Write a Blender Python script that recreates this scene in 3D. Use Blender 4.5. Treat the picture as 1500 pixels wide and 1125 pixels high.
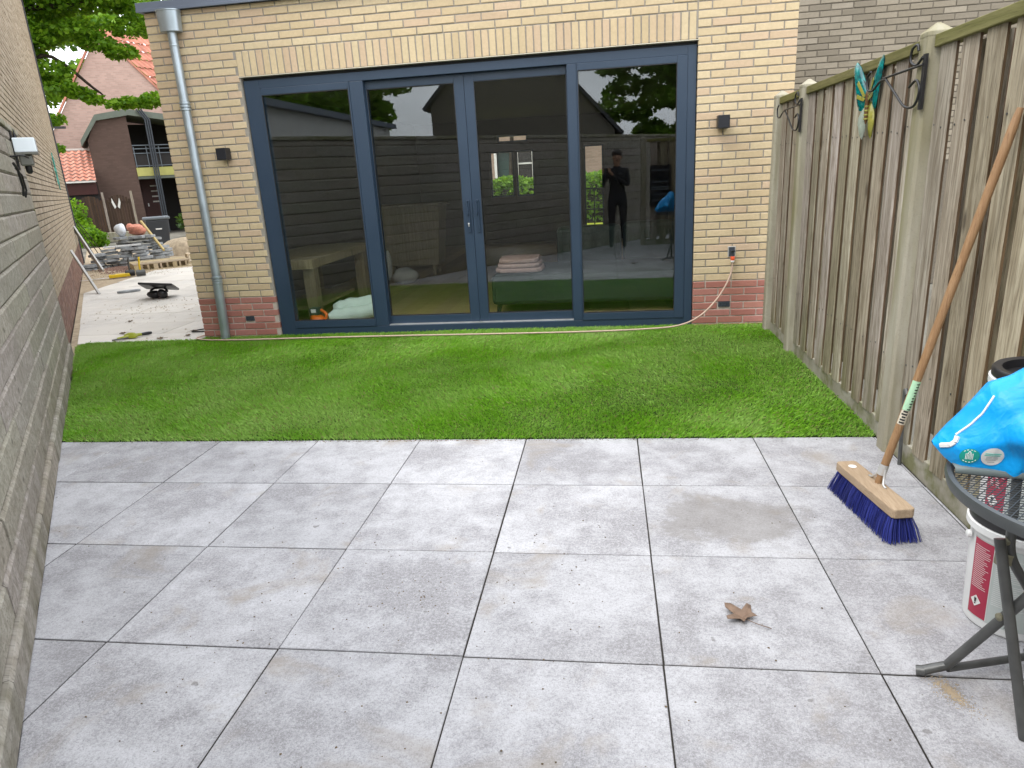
import bpy, math, random
import numpy as np
from mathutils import Vector, Matrix
for o in list(bpy.data.objects): bpy.data.objects.remove(o)
SC = bpy.context.scene
COL = SC.collection
R = random.Random(7)
RG = np.random.default_rng(11)

# ---------------------------------------------------------------- camera, sky, sun, exposure
CAM = Vector((0.451, -2.908, 1.400))
def set_camera():
    yaw, pitch, roll = -0.146425, 0.298357, -0.058372
    cy, sy, cp, sp = math.cos(yaw), math.sin(yaw), math.cos(pitch), math.sin(pitch)
    f = Vector((sy*cp, cy*cp, -sp)); r = Vector((cy, -sy, 0)); u = r.cross(f)
    r2 = r*math.cos(roll) + u*math.sin(roll); u2 = -r*math.sin(roll) + u*math.cos(roll)
    cd = bpy.data.cameras.new('camera'); co = bpy.data.objects.new('camera', cd); COL.objects.link(co)
    co.matrix_world = Matrix(((r2.x, u2.x, -f.x, CAM.x), (r2.y, u2.y, -f.y, CAM.y), (r2.z, u2.z, -f.z, CAM.z), (0, 0, 0, 1)))
    cd.sensor_width = 36; cd.lens = 36*1001.53/1500; cd.clip_start = 0.02; cd.clip_end = 600
    SC.camera = co
set_camera()
SUN_EL, SUN_AZ = math.radians(56), math.radians(222)      # azimuth clockwise from +Y: high, from the left and behind the camera
def set_light():
    w = bpy.data.worlds.new('World'); SC.world = w; w.use_nodes = True
    t = w.node_tree; t.nodes.clear()
    out = t.nodes.new('ShaderNodeOutputWorld'); bg = t.nodes.new('ShaderNodeBackground')
    sky = t.nodes.new('ShaderNodeTexSky'); sky.sky_type = 'NISHITA'; sky.sun_disc = False
    sky.sun_elevation = SUN_EL; sky.sun_rotation = SUN_AZ; sky.dust_density = 2.0
    # broken bright cloud over the whole sky
    tc = t.nodes.new('ShaderNodeTexCoord'); mp = t.nodes.new('ShaderNodeMapping'); mp.inputs['Scale'].default_value = (1, 1, 2.2)
    nz = t.nodes.new('ShaderNodeTexNoise'); nz.inputs['Scale'].default_value = 2.6; nz.inputs['Detail'].default_value = 7; nz.inputs['Roughness'].default_value = .6
    rp = t.nodes.new('ShaderNodeValToRGB'); rp.color_ramp.elements[0].position = .30; rp.color_ramp.elements[0].color = (.60, .60, .60, 1)
    rp.color_ramp.elements[1].position = .58; rp.color_ramp.elements[1].color = (1, 1, 1, 1)
    mx = t.nodes.new('ShaderNodeMix'); mx.data_type = 'RGBA'; mx.inputs[7].default_value = (15.5, 15.8, 16.4, 1)
    t.links.new(tc.outputs['Generated'], mp.inputs['Vector']); t.links.new(mp.outputs['Vector'], nz.inputs['Vector'])
    t.links.new(nz.outputs['Fac'], rp.inputs['Fac']); t.links.new(rp.outputs['Color'], mx.inputs[0])
    t.links.new(sky.outputs['Color'], mx.inputs[6]); t.links.new(mx.outputs[2], bg.inputs['Color'])
    bg.inputs['Strength'].default_value = 0.15; t.links.new(bg.outputs[0], out.inputs[0])
    ld = bpy.data.lights.new('sun', 'SUN'); lo = bpy.data.objects.new('sun', ld); COL.objects.link(lo)
    ld.energy = 1.2; ld.angle = math.radians(22); ld.color = (1, .965, .91)
    d = Vector((math.sin(SUN_AZ)*math.cos(SUN_EL), math.cos(SUN_AZ)*math.cos(SUN_EL), math.sin(SUN_EL)))
    lo.rotation_euler = (-d).to_track_quat('-Z', 'Y').to_euler(); lo.location = d*40
    vs = SC.view_settings; vs.view_transform = 'Standard'; vs.look = 'None'; vs.exposure = 0.42; vs.gamma = 1
    SC.render.engine = 'CYCLES'; SC.cycles.max_bounces = 5; SC.cycles.diffuse_bounces = 2; SC.cycles.glossy_bounces = 3; SC.cycles.transparent_max_bounces = 10
set_light()

# ---------------------------------------------------------------- mesh helpers
class MB:
    def __init__(s): s.v = []; s.f = []; s.mi = []; s.m = 0
    def add(s, vs, fs):
        b = len(s.v); s.v += [tuple(map(float, p)) for p in vs]
        for q in fs: s.f.append(tuple(b+i for i in q)); s.mi.append(s.m)
        return s
    def obox(s, o, U, V, W):
        o, U, V, W = map(Vector, (o, U, V, W)); P = [o, o+U, o+U+V, o+V]; P += [p+W for p in P]
        F = [(0, 3, 2, 1), (4, 5, 6, 7), (0, 1, 5, 4), (1, 2, 6, 5), (2, 3, 7, 6), (3, 0, 4, 7)]
        if U.cross(V).dot(W) < 0: F = [q[::-1] for q in F]
        return s.add(P, F)
    def box(s, x0, x1, y0, y1, z0, z1): return s.obox((x0, y0, z0), (x1-x0, 0, 0), (0, y1-y0, 0), (0, 0, z1-z0))
    def prism(s, poly, ext):
        n = len(poly); P = [Vector(p) for p in poly]; E = Vector(ext)
        nn = sum(((P[i]-P[0]).cross(P[i+1]-P[0]) for i in range(1, n-1)), Vector())
        if nn.dot(E) > 0: P = P[::-1]
        F = [tuple(range(n)), tuple(range(2*n-1, n-1, -1))]
        for i in range(n): j = (i+1) % n; F.append((j, i, n+i, n+j))
        return s.add(P+[p+E for p in P], F)
    def tube(s, pts, r, n=10, cap=True):
        P = [Vector(p) for p in pts]; rs = r if hasattr(r, '__len__') else [r]*len(P)
        vs, fs = [], []; prev = None
        for i, p in enumerate(P):
            t = (P[min(i+1, len(P)-1)]-P[max(i-1, 0)]).normalized()
            if prev is None: a = t.orthogonal().normalized()
            else: a = (prev-t*prev.dot(t)); a = a.normalized() if a.length > 1e-6 else t.orthogonal().normalized()
            prev = a; b = t.cross(a)
            for k in range(n): an = 2*math.pi*k/n; vs.append(p+(a*math.cos(an)+b*math.sin(an))*rs[i])
        for i in range(len(P)-1):
            for k in range(n): k2 = (k+1) % n; fs.append((i*n+k, i*n+k2, (i+1)*n+k2, (i+1)*n+k))
        if cap: fs.append(tuple(range(n-1, -1, -1))); fs.append(tuple((len(P)-1)*n+k for k in range(n)))
        return s.add(vs, fs)
    def lathe(s, prof, c, n=28, axis=None):
        c = Vector(c); vs, fs = [], []
        if axis is None: X, Y, Z = Vector((1, 0, 0)), Vector((0, 1, 0)), Vector((0, 0, 1))
        else: Z = Vector(axis).normalized(); X = Z.orthogonal().normalized(); Y = Z.cross(X)
        for r, z in prof:
            for k in range(n): an = 2*math.pi*k/n; vs.append(c+X*(r*math.cos(an))+Y*(r*math.sin(an))+Z*z)
        for i in range(len(prof)-1):
            for k in range(n): k2 = (k+1) % n; fs.append((i*n+k, i*n+k2, (i+1)*n+k2, (i+1)*n+k))
        if prof[0][0] > 1e-4: fs.append(tuple(range(n-1, -1, -1)))
        if prof[-1][0] > 1e-4: fs.append(tuple((len(prof)-1)*n+k for k in range(n)))
        return s.add(vs, fs)
    def blob(s, c, rx, ry, rz, seed=0, amp=.15, nu=14, nv=9, flat=0, freq=2.3):
        rr = np.random.default_rng(seed); ph = rr.uniform(0, 6.28, (4, 3)); dr = rr.normal(size=(4, 3))
        vs, fs = [], []
        for j in range(nv+1):
            th = math.pi*j/nv
            for i in range(nu):
                an = 2*math.pi*i/nu; d = np.array([math.sin(th)*math.cos(an), math.sin(th)*math.sin(an), math.cos(th)])
                k = 1+amp*sum(math.sin(freq*float(dr[q]@d)+ph[q][0]) for q in range(4))/2
                z = d[2]*rz*k
                if flat and z < -rz*flat: z = -rz*flat
                vs.append((c[0]+d[0]*rx*k, c[1]+d[1]*ry*k, c[2]+z))
        for j in range(nv):
            for i in range(nu): i2 = (i+1) % nu; fs.append((j*nu+i, (j+1)*nu+i, (j+1)*nu+i2, j*nu+i2))
        return s.add(vs, fs)

WL = {}
def link(o, parent=None, wloc=None):
    wloc = Vector(wloc if wloc is not None else (0, 0, 0)); COL.objects.link(o); WL[o.name] = wloc
    if parent is not None: o.parent = parent; o.location = wloc-WL[parent.name]
    else: o.location = wloc
    return o
def tag(o, label=None, cat=None, group=None, kind=None):
    if label: o['label'] = label
    if cat: o['category'] = cat
    if group: o['group'] = group
    if kind: o['kind'] = kind
    return o
def mesh(name, mb, mats, smooth=None):
    me = bpy.data.meshes.new(name); me.from_pydata(mb.v, [], mb.f); me.update()
    for m in (mats if isinstance(mats, (list, tuple)) else [mats]): me.materials.append(MT(m))
    if max(mb.mi, default=0): me.polygons.foreach_set('material_index', mb.mi)
    if smooth is not None:
        me.polygons.foreach_set('use_smooth', [True]*len(me.polygons)); me.set_sharp_from_angle(angle=math.radians(smooth))
    return me
def obj(name, mb, mats, parent=None, smooth=None, bevel=0, **tags):
    a = np.array(mb.v); c = Vector(((a[:, 0].min()+a[:, 0].max())/2, (a[:, 1].min()+a[:, 1].max())/2, a[:, 2].min()))
    mb.v = [tuple(p) for p in (a-np.array(c))]
    o = bpy.data.objects.new(name, mesh(name, mb, mats, smooth)); link(o, parent, c)
    if bevel:
        b = o.modifiers.new('bevel', 'BEVEL'); b.width = bevel; b.segments = 2; b.limit_method = 'ANGLE'; b.angle_limit = math.radians(40)
    return tag(o, **tags) if tags else o
def thing(name, loc, label, cat, group=None):
    o = bpy.data.objects.new(name, None); o.empty_display_size = .1; link(o, None, loc); return tag(o, label, cat, group)
def bez(pts, n=8):      # Catmull-Rom through points
    P = [Vector(p) for p in pts]; P = [P[0]*2-P[1]]+P+[P[-1]*2-P[-2]]; out = []
    for i in range(1, len(P)-2):
        for k in range(n):
            t = k/n; a, b, c, d = P[i-1:i+3]
            out.append(.5*((2*b)+(c-a)*t+(2*a-5*b+4*c-d)*t*t+(3*b-a-3*c+d)*t**3))
    return out+[P[-2]]
def text_mesh(mb, body, size, o, U, V):       # flat lettering: filled glyph outlines laid on the plane (o, U, V)
    cu = bpy.data.curves.new('t', 'FONT'); cu.body = body; cu.size = size; cu.align_x = 'CENTER'; cu.align_y = 'CENTER'; cu.resolution_u = 2
    ob = bpy.data.objects.new('t', cu); me = bpy.data.meshes.new_from_object(ob)
    o, U, V = Vector(o), Vector(U), Vector(V)
    mb.add([o+U*v.co.x+V*v.co.y for v in me.vertices], [tuple(p.vertices) for p in me.polygons])
    bpy.data.objects.remove(ob); bpy.data.curves.remove(cu); bpy.data.meshes.remove(me)

# ---------------------------------------------------------------- materials
class NT:
    def __init__(s, name):
        s.m = bpy.data.materials.new(name); s.m.use_nodes = True; s.t = s.m.node_tree; s.b = s.t.nodes['Principled BSDF']
    def n(s, typ, ins=None, **kw):
        x = s.t.nodes.new('ShaderNode'+typ)
        for k, v in kw.items(): setattr(x, k, v)
        for k, v in (ins or {}).items():
            if isinstance(v, bpy.types.NodeSocket): s.t.links.new(v, x.inputs[k])
            else: x.inputs[k].default_value = v
        return x
    def set(s, **kw):
        for k, v in kw.items():
            k = k.replace('_', ' ')
            if isinstance(v, bpy.types.NodeSocket): s.t.links.new(v, s.b.inputs[k])
            else: s.b.inputs[k].default_value = v if not isinstance(v, tuple) or len(v) == 4 else (*v, 1)
        return s
    def pos(s, scale=(1, 1, 1), rot=(0, 0, 0), rnd=0, local=False):
        p = s.n('TexCoord').outputs['Object'] if local else s.n('NewGeometry').outputs['Position']
        if rnd:
            r = s.n('ObjectInfo').outputs['Random']; k = s.n('VectorMath', {0: r, 1: (rnd, rnd*1.7, rnd*2.3)}, operation='MULTIPLY').outputs[0]
            p = s.n('VectorMath', {0: p, 1: k}, operation='ADD').outputs[0]
        return s.n('Mapping', {'Vector': p, 'Scale': scale, 'Rotation': rot}).outputs[0]
    def noise(s, vec, scale, detail=4, rough=.55, dist=0, out='Fac'):
        return s.n('TexNoise', {'Vector': vec, 'Scale': scale, 'Detail': detail, 'Roughness': rough, 'Distortion': dist}).outputs[out]
    def ramp(s, f, a, b, ca=0., cb=1.):
        return s.n('MapRange', {'Value': f, 'From Min': a, 'From Max': b, 'To Min': ca, 'To Max': cb}).outputs[0]
    def mix(s, f, a, b, blend='MIX'):
        c = lambda v: v if isinstance(v, bpy.types.NodeSocket) or len(v) == 4 else (*v, 1)
        return s.n('Mix', {0: f, 6: c(a), 7: c(b)}, data_type='RGBA', blend_type=blend).outputs[2]
    def math(s, op, a, b=0., c=0.): return s.n('Math', {0: a, 1: b, 2: c}, operation=op).outputs[0]
    def rand(s):
        a = s.n('ObjectInfo').outputs['Random']; g = s.n('NewGeometry').outputs['Random Per Island']
        return s.math('FRACT', s.math('ADD', a, g))
    def bump(s, h, strength=.3, dist=.01):
        s.t.links.new(s.n('Bump', {'Height': h, 'Strength': strength, 'Distance': dist}).outputs[0], s.b.inputs['Normal'])
MATS = {}
def MT(name): return MATS[name]

def simple(name, c, rough=.6, metal=0., var=.12, scale=6, bump=0, bs=60, spec=.5):
    k = NT(name); f = k.noise(k.pos(rnd=3), scale, 5)
    col = k.mix(k.ramp(f, .3, .7), tuple(x*(1-var) for x in c), tuple(min(1, x*(1+var)) for x in c))
    k.set(Base_Color=col, Roughness=k.ramp(f, .25, .75, max(0, rough-.08), min(1, rough+.08)), Metallic=metal, Specular_IOR_Level=spec)
    if bump: k.bump(k.noise(k.pos(), bs, 4), bump, .004)
    MATS[name] = k.m
def brick_mat(name, cols, dirt=.25):
    k = NT(name); r = k.rand(); c = cols[0]
    for i, cc in enumerate(cols[1:]):
        c = k.mix(k.math('GREATER_THAN', r, (i+1)/len(cols)), c, cc)
    r2 = k.math('FRACT', k.math('MULTIPLY', r, 17.31))
    c = k.mix(.8, c, k.n('CombineColor', {0: k.ramp(r2, 0, 1, .93, 1.06), 1: k.ramp(r2, 0, 1, .92, 1.06), 2: k.ramp(r2, 0, 1, .88, 1.06)}).outputs[0], 'MULTIPLY')
    p = k.pos(rnd=5); f = k.noise(p, 38, 6, .65); f2 = k.noise(k.pos(), 1.3, 4)
    c = k.mix(k.ramp(f, .35, .72, 0, .30), c, tuple(x*.62 for x in cols[0]))
    c = k.mix(k.ramp(f2, .45, .75, 0, dirt), c, tuple(x*.55 for x in cols[0]))
    k.set(Base_Color=c, Roughness=.88, Specular_IOR_Level=.25); k.bump(k.noise(p, 120, 5, .7), .45, .004); MATS[name] = k.m
def mortar_mat(name, c):
    k = NT(name); f = k.noise(k.pos(), 45, 5, .7)
    k.set(Base_Color=k.mix(f, tuple(x*.6 for x in c), tuple(x*1.3 for x in c)), Roughness=.95, Specular_IOR_Level=.1); k.bump(f, .5, .004); MATS[name] = k.m
def wood_mat(name, ca, cb, cdark, axis='Z', algae=0., scale=1., rough=.82, spec=.2, knots=True, moss=(.115, .125, .030), tv=1.):
    k = NT(name); s = dict(X=(.9, 16, 16), Y=(16, .9, 16), Z=(16, 16, .9))[axis]; s = tuple(x*scale for x in s)
    p = k.pos(s, rnd=9); warp = k.noise(k.pos(tuple(x*.18 for x in s), rnd=9), 1.2, 3, out='Color')
    p2 = k.n('VectorMath', {0: p, 1: k.n('VectorMath', {0: warp, 1: (3.2, 3.2, 3.2)}, operation='MULTIPLY').outputs[0]}, operation='ADD').outputs[0]
    g = k.noise(p2, 3.2, 7, .62); g2 = k.noise(p2, 11, 4, .6); r = k.rand()
    c = k.mix(k.ramp(g, .38, .62), ca, cb)
    c = k.mix(k.ramp(g2, .52, .70, 0, .7), c, cdark)
    tone = k.ramp(r, 0, 1, 1-.34*tv, 1+.2*tv)
    c = k.mix(.9, c, k.n('CombineColor', {0: tone, 1: k.math('MULTIPLY', tone, k.ramp(k.math('FRACT', k.math('MULTIPLY', r, 7.7)), 0, 1, .95, 1.02)), 2: k.math('MULTIPLY', tone, k.ramp(k.math('FRACT', k.math('MULTIPLY', r, 13.3)), 0, 1, 1-.22*tv, 1+.06*tv))}).outputs[0], 'MULTIPLY')
    h = k.math('MULTIPLY_ADD', g2, .6, g)
    if knots:
        ks = dict(X=(2.2, 7, 7), Y=(7, 2.2, 7), Z=(7, 7, 2.2))[axis]
        v = k.n('TexVoronoi', {'Vector': k.pos(ks, rnd=4), 'Scale': 1.0, 'Randomness': 1.}, feature='F1').outputs['Distance']
        kn = k.ramp(v, .05, .13, 1, 0); c = k.mix(k.math('MULTIPLY', kn, .75), c, tuple(x*.6 for x in cdark))
    blot = k.noise(k.pos(), 2.2, 4); c = k.mix(k.ramp(blot, .45, .7, 0, .35), c, tuple(x*.7 for x in ca))
    if algae:
        z = k.n('SeparateXYZ', {0: k.n('NewGeometry').outputs['Position']}).outputs[2]
        low = k.ramp(z, .02, .55, 1, 0); a = k.math('MULTIPLY', k.math('ADD', low, algae-.5), k.ramp(k.noise(k.pos((6, 6, 1.2)), 1.3, 5), .42, .64))
        a.node.use_clamp = True
        c = k.mix(k.math('MULTIPLY', a, .8), c, moss)
    k.set(Base_Color=c, Roughness=rough, Specular_IOR_Level=spec); k.bump(h, .55, .004); MATS[name] = k.m
def slab_mat(name, ca, cb, stain, dust=None, smear=None):
    k = NT(name); p = k.pos(rnd=14)
    big = k.noise(p, 1.9, 3, .5, .3); mid = k.noise(p, 8, 9, .74); fine = k.noise(k.pos(), 230, 2, .8); fine2 = k.noise(k.pos(), 95, 4, .75)
    c = k.mix(k.ramp(k.math('MULTIPLY_ADD', big, .40, k.math('MULTIPLY', mid, .60)), .42, .58), tuple(x*.9 for x in ca), cb)
    c = k.mix(k.ramp(fine2, .46, .62, .0, .35), c, tuple(min(1, x*1.2) for x in cb)); c = k.mix(k.ramp(fine2, .48, .34, 0, .35), c, tuple(x*.66 for x in ca))
    c = k.mix(k.ramp(fine, .56, .68, 0, .5), c, tuple(x*.45 for x in ca)); c = k.mix(k.ramp(fine, .44, .34, 0, .4), c, tuple(min(1, x*1.35) for x in cb))
    st = k.noise(p, 3.3, 5, .6, .6); c = k.mix(k.ramp(st, .57, .70, 0, .6), c, stain)
    dk = k.noise(p, 16, 2); c = k.mix(k.ramp(dk, .735, .77, 0, .5), c, (.07, .06, .05))
    scr = k.noise(k.pos((3, 40, 1), (0, 0, .4), rnd=5), 1.5, 3); c = k.mix(k.ramp(scr, .68, .74, 0, .3), c, tuple(x*.6 for x in ca))
    if smear:
        q = k.n('VectorMath', {0: k.n('NewGeometry').outputs['Position'], 1: (*smear, 0)}, operation='SUBTRACT').outputs[0]; q = k.n('Mapping', {'Vector': q, 'Scale': (3.4, 4.6, 0)}).outputs[0]
        rad = k.n('VectorMath', {0: q}, operation='LENGTH').outputs['Value']; e = k.math('ADD', rad, k.math('MULTIPLY', k.math('SUBTRACT', k.noise(k.pos(), 6, 7, .7), .5), 2.2))
        c = k.mix(k.ramp(e, .75, 1.05, .55, 0), c, (.215, .20, .185))
    if dust: d = k.noise(k.pos(), .9, 5, .6, .4); c = k.mix(k.ramp(d, .38, .62, 0, .85), c, dust)
    r = k.n('ObjectInfo').outputs['Random']; c = k.mix(1, c, k.n('CombineColor', {i: k.ramp(r, 0, 1, .90, 1.05) for i in range(3)}).outputs[0], 'MULTIPLY')
    k.set(Base_Color=c, Roughness=k.ramp(mid, .3, .7, .62, .85), Specular_IOR_Level=.3)
    k.bump(k.math('MULTIPLY_ADD', fine2, .6, fine), .25, .002); MATS[name] = k.m
def leaf_mat(name, cols, trans=.35):
    k = NT(name); r = k.n('NewGeometry').outputs['Random Per Island']; c = cols[0]
    for i, cc in enumerate(cols[1:]): c = k.mix(k.ramp(r, i/(len(cols)-1), (i+1)/(len(cols)-1)), c, cc)
    k.set(Base_Color=c, Roughness=.5, Specular_IOR_Level=.35)
    tr = k.n('BsdfTranslucent', {'Color': k.mix(.5, c, (.20, .34, .02))}); mx = k.n('MixShader', {0: trans, 1: k.b.outputs[0], 2: tr.outputs[0]})
    k.t.links.new(mx.outputs[0], k.t.nodes['Material Output'].inputs[0]); MATS[name] = k.m
def course_mat(name, c, mort, bw=.22, bh=.0625):      # masonry too far off to tell its bricks apart
    k = NT(name); g = k.n('TexCoord').outputs['Object']; s = k.n('SeparateXYZ', {0: g})
    v = k.n('CombineXYZ', {0: k.math('ADD', s.outputs[0], s.outputs[1]), 1: s.outputs[2]}).outputs[0]
    b = k.n('TexBrick', {'Vector': v, 'Color1': (*c, 1), 'Color2': (*[x*.8 for x in c], 1), 'Mortar': (*mort, 1), 'Scale': 1., 'Mortar Size': .006, 'Brick Width': bw, 'Row Height': bh})
    f = k.noise(k.pos(), .8, 5); k.set(Base_Color=k.mix(k.ramp(f, .35, .75, 0, .4), b.outputs[0], tuple(x*.65 for x in c)), Roughness=.9, Specular_IOR_Level=.2); MATS[name] = k.m

def make_materials():
    brick_mat('brick_yellow', [(.59, .465, .295), (.615, .495, .32), (.585, .45, .295), (.63, .515, .335), (.585, .44, .305), (.60, .48, .305)])
    brick_mat('brick_red', [(.41, .18, .14), (.46, .215, .17), (.37, .155, .125), (.43, .195, .165)])
    brick_mat('brick_taupe', [(.40, .335, .245), (.44, .37, .28), (.375, .31, .225)], .2)
    brick_mat('brick_grey', [(.27, .235, .18), (.31, .27, .21), (.235, .205, .16), (.33, .29, .23)])
    brick_mat('brick_oldred', [(.22, .13, .10), (.25, .16, .125), (.20, .125, .10)])
    mortar_mat('mortar_grey', (.34, .31, .265)); mortar_mat('mortar_pale', (.52, .45, .39)); mortar_mat('mortar_dark', (.10, .088, .068)); mortar_mat('mortar_mid', (.17, .15, .12))
    wood_mat('fence_wood', (.255, .215, .165), (.465, .42, .355), (.08, .058, .038), 'Z', .30); wood_mat('fence_edge', (.105, .07, .042), (.165, .112, .07), (.05, .032, .018), 'Z', .1, knots=False)  # board edges: browner wood, darkened further to paint in the shade of the gaps
    wood_mat('rail_algae', (.155, .15, .05), (.22, .205, .085), (.08, .075, .03), 'Y', 0, knots=False)
    wood_mat('broom_stick', (.40, .225, .115), (.50, .305, .17), (.24, .125, .065), 'Z', 0, 1.6, .5, .4, knots=True)
    wood_mat('broom_block', (.36, .265, .175), (.44, .335, .23), (.28, .19, .11), 'Y', 0, 1.5, .6, .3, knots=False)
    wood_mat('pine', (.52, .42, .28), (.62, .52, .37), (.33, .24, .14), 'X', 0, 1., .7, .3)
    wood_mat('oak_floor', (.36, .26, .12), (.46, .34, .17), (.26, .18, .08), 'X', 0, .7, .45, .4, knots=False)
    wood_mat('table_wood', (.25, .20, .12), (.33, .27, .17), (.17, .13, .075), 'Z', 0, .8, .55, .3)
    wood_mat('dark_wood', (.055, .032, .022), (.085, .05, .033), (.025, .015, .01), 'Z', 0, 1, .7, .3, knots=False)
    wood_mat('concrete_plank', (.265, .245, .205), (.385, .365, .32), (.125, .112, .088), 'X', .30, .55, .9, .15, True, (.105, .095, .05), .35)
    k = NT('concrete_post'); f = k.noise(k.pos((5, 5, 1)), 1.6, 6, .65); f2 = k.noise(k.pos(), 130, 3, .7)
    c = k.mix(k.ramp(f, .35, .65), (.31, .285, .215), (.40, .375, .30)); c = k.mix(k.ramp(k.noise(k.pos((7, 7, .7)), 1.1, 4), .44, .68, 0, .7), c, (.185, .165, .06))
    c = k.mix(k.ramp(f2, .55, .75, 0, .4), c, (.2, .19, .15)); k.set(Base_Color=c, Roughness=.9, Specular_IOR_Level=.15); k.bump(f2, .4, .003); MATS['concrete_post'] = k.m
    k = NT('concrete_kick'); f = k.noise(k.pos(), 5, 6, .65); c = k.mix(k.ramp(f, .35, .65), (.27, .25, .19), (.36, .34, .28)); c = k.mix(k.ramp(k.noise(k.pos(), 7, 4), .46, .62, 0, .75), c, (.13, .135, .035))
    k.set(Base_Color=c, Roughness=.92); k.bump(k.noise(k.pos(), 90, 4), .5, .004); MATS['concrete_kick'] = k.m
    slab_mat('slab', (.29, .285, .298), (.46, .462, .482), (.30, .265, .225), None, (.93, -.30)); slab_mat('slab_dusty', (.54, .515, .47), (.64, .615, .57), (.47, .39, .29), (.70, .665, .60))
    mortar_mat('joint_sand', (.035, .032, .028)); simple('sand', (.40, .325, .23), .95, 0, .25, 14, .8, 60, .1); simple('earth', (.16, .12, .075), .95, 0, .35, 3, .8, 25, .1); simple('ground', (.20, .19, .16), .95, 0, .3, 1.2, .4, 20, .1)
    simple('thatch', (.028, .055, .010), .95, 0, .3, 40, 0, 60, .1)
    k = NT('grass'); r = k.n('NewGeometry').outputs['Random Per Island']; f = k.math('MULTIPLY_ADD', k.noise(k.pos(), 1.9, 4, .65), .6, k.math('MULTIPLY', k.noise(k.pos(), .45, 2), .4))
    c = k.mix(r, (.125, .345, .012), (.27, .53, .04)); c = k.mix(k.ramp(f, .42, .60, 0, .6), c, (.40, .58, .17)); c = k.mix(k.math('GREATER_THAN', r, .93), c, (.30, .27, .11))  # pale patches put the turf's uneven light and sheen into its colour
    k.set(Base_Color=c, Roughness=.42, Specular_IOR_Level=.45); tr = k.n('BsdfTranslucent', {'Color': c}); mx = k.n('MixShader', {0: .2, 1: k.b.outputs[0], 2: tr.outputs[0]}); k.t.links.new(mx.outputs[0], k.t.nodes['Material Output'].inputs[0]); MATS['grass'] = k.m
    simple('alu_frame', (.024, .045, .078), .40, 0, .05, 2, .06, 400, .5); simple('alu_trim', (.13, .155, .20), .5, 0, .06, 2); simple('rubber', (.012, .013, .014), .6, 0, .1); simple('black_metal', (.014, .014, .015), .45, 0, .2, 12, .1, 120)
    simple('lamp_black', (.010, .011, .016), .4, 0, .1); simple('zinc', (.40, .46, .50), .42, .75, .14, 5, .05, 90); simple('steel', (.60, .60, .59), .35, .55, .12, 9); simple('cream_strip', (.6, .55, .44), .5, 0, .05)
    simple('table_metal', (.075, .082, .085), .42, .2, .15, 8, .12, 200); simple('leg_metal', (.095, .097, .095), .4, .35, .25, 14, .12, 160); simple('bolt_plastic', (.20, .19, .13), .55, 0, .1)
    simple('white_plastic', (.74, .75, .74), .38, 0, .05, 5); simple('black_plastic', (.018, .018, .02), .38, 0, .15, 8); simple('label_grey', (.52, .57, .55), .4, 0, .04); simple('label_red', (.40, .022, .062), .42, 0, .06); simple('print_white', (.78, .78, .76), .5, 0, .03); simple('print_black', (.02, .02, .02), .5, 0, .03); simple('cement_dust', (.17, .17, .175), .95, 0, .35, 25, .8, 70)
    k = NT('bag_blue'); f = k.noise(k.pos(), 7, 5, .55); g = k.noise(k.pos(), 26, 4, .6)
    k.set(Base_Color=k.mix(f, (.0, .31, .78), (.003, .37, .86)), Roughness=.42, Specular_IOR_Level=.4); rg = k.math('ABSOLUTE', k.math('SUBTRACT', k.noise(k.pos(), 13, 3, .5, .8), .5)); k.bump(k.math('MULTIPLY_ADD', rg, -1.6, k.math('MULTIPLY_ADD', g, .15, f)), .30, .02); MATS['bag_blue'] = k.m
    simple('bag_grey', (.17, .21, .21), .5, 0, .1); simple('sticker_green', (.01, .33, .27), .45, 0, .03); simple('sticker_label', (.42, .68, .45), .55, 0, .06, 30)
    k = NT('bristle'); r = k.n('NewGeometry').outputs['Random Per Island']; k.set(Base_Color=k.mix(r, (.014, .020, .12), (.045, .062, .36)), Roughness=.35); MATS['bristle'] = k.m
    simple('dry_leaf', (.175, .115, .078), .7, 0, .25, 40, .3, 120); simple('hose', (.50, .36, .28), .5, 0, .1, 20); simple('tap_orange', (.75, .10, .03), .45, 0, .05); simple('tap_white', (.8, .78, .74), .45, 0, .04); simple('vent_slate', (.045, .055, .07), .6, 0, .1)
    k = NT('wing_teal'); f = k.noise(k.pos(), 40, 4, .6); k.set(Base_Color=k.mix(k.ramp(f, .4, .6), (.0, .075, .08), (.0, .22, .21)), Roughness=.15, Coat_Weight=.6); MATS['wing_teal'] = k.m
    simple('wing_yellow', (.27, .255, .05), .18, 0, .25, 30); simple('body_brown', (.12, .055, .015), .4, 0, .2, 60); simple('wing_grey', (.30, .34, .28), .3, 0, .2, 30)
    simple('solar_white', (.82, .89, .94), .2, 0, .04); simple('lens_grey', (.14, .14, .12), .3, 0, .1); simple('star_teal', (.05, .30, .24), .45, 0, .15, 20)
    leaf_mat('maple_leaf', [(.07, .18, .008), (.15, .32, .014), (.27, .47, .025)], .55); leaf_mat('dark_leaf', [(.010, .028, .006), (.025, .065, .012), (.045, .10, .02)], .25); leaf_mat('bright_leaf', [(.06, .16, .008), (.14, .28, .015), (.20, .36, .02)], .4)
    simple('bark', (.045, .035, .026), .95, 0, .35, 12, .8, 25, .1)
    course_mat('gable_brick', (.52, .345, .29), (.46, .36, .31)); course_mat('brown_brick', (.13, .085, .07), (.11, .075, .06)); course_mat('far_brick', (.36, .25, .19), (.3, .25, .2)); course_mat('dusk_brick', (.20, .18, .15), (.14, .13, .11))
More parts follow.
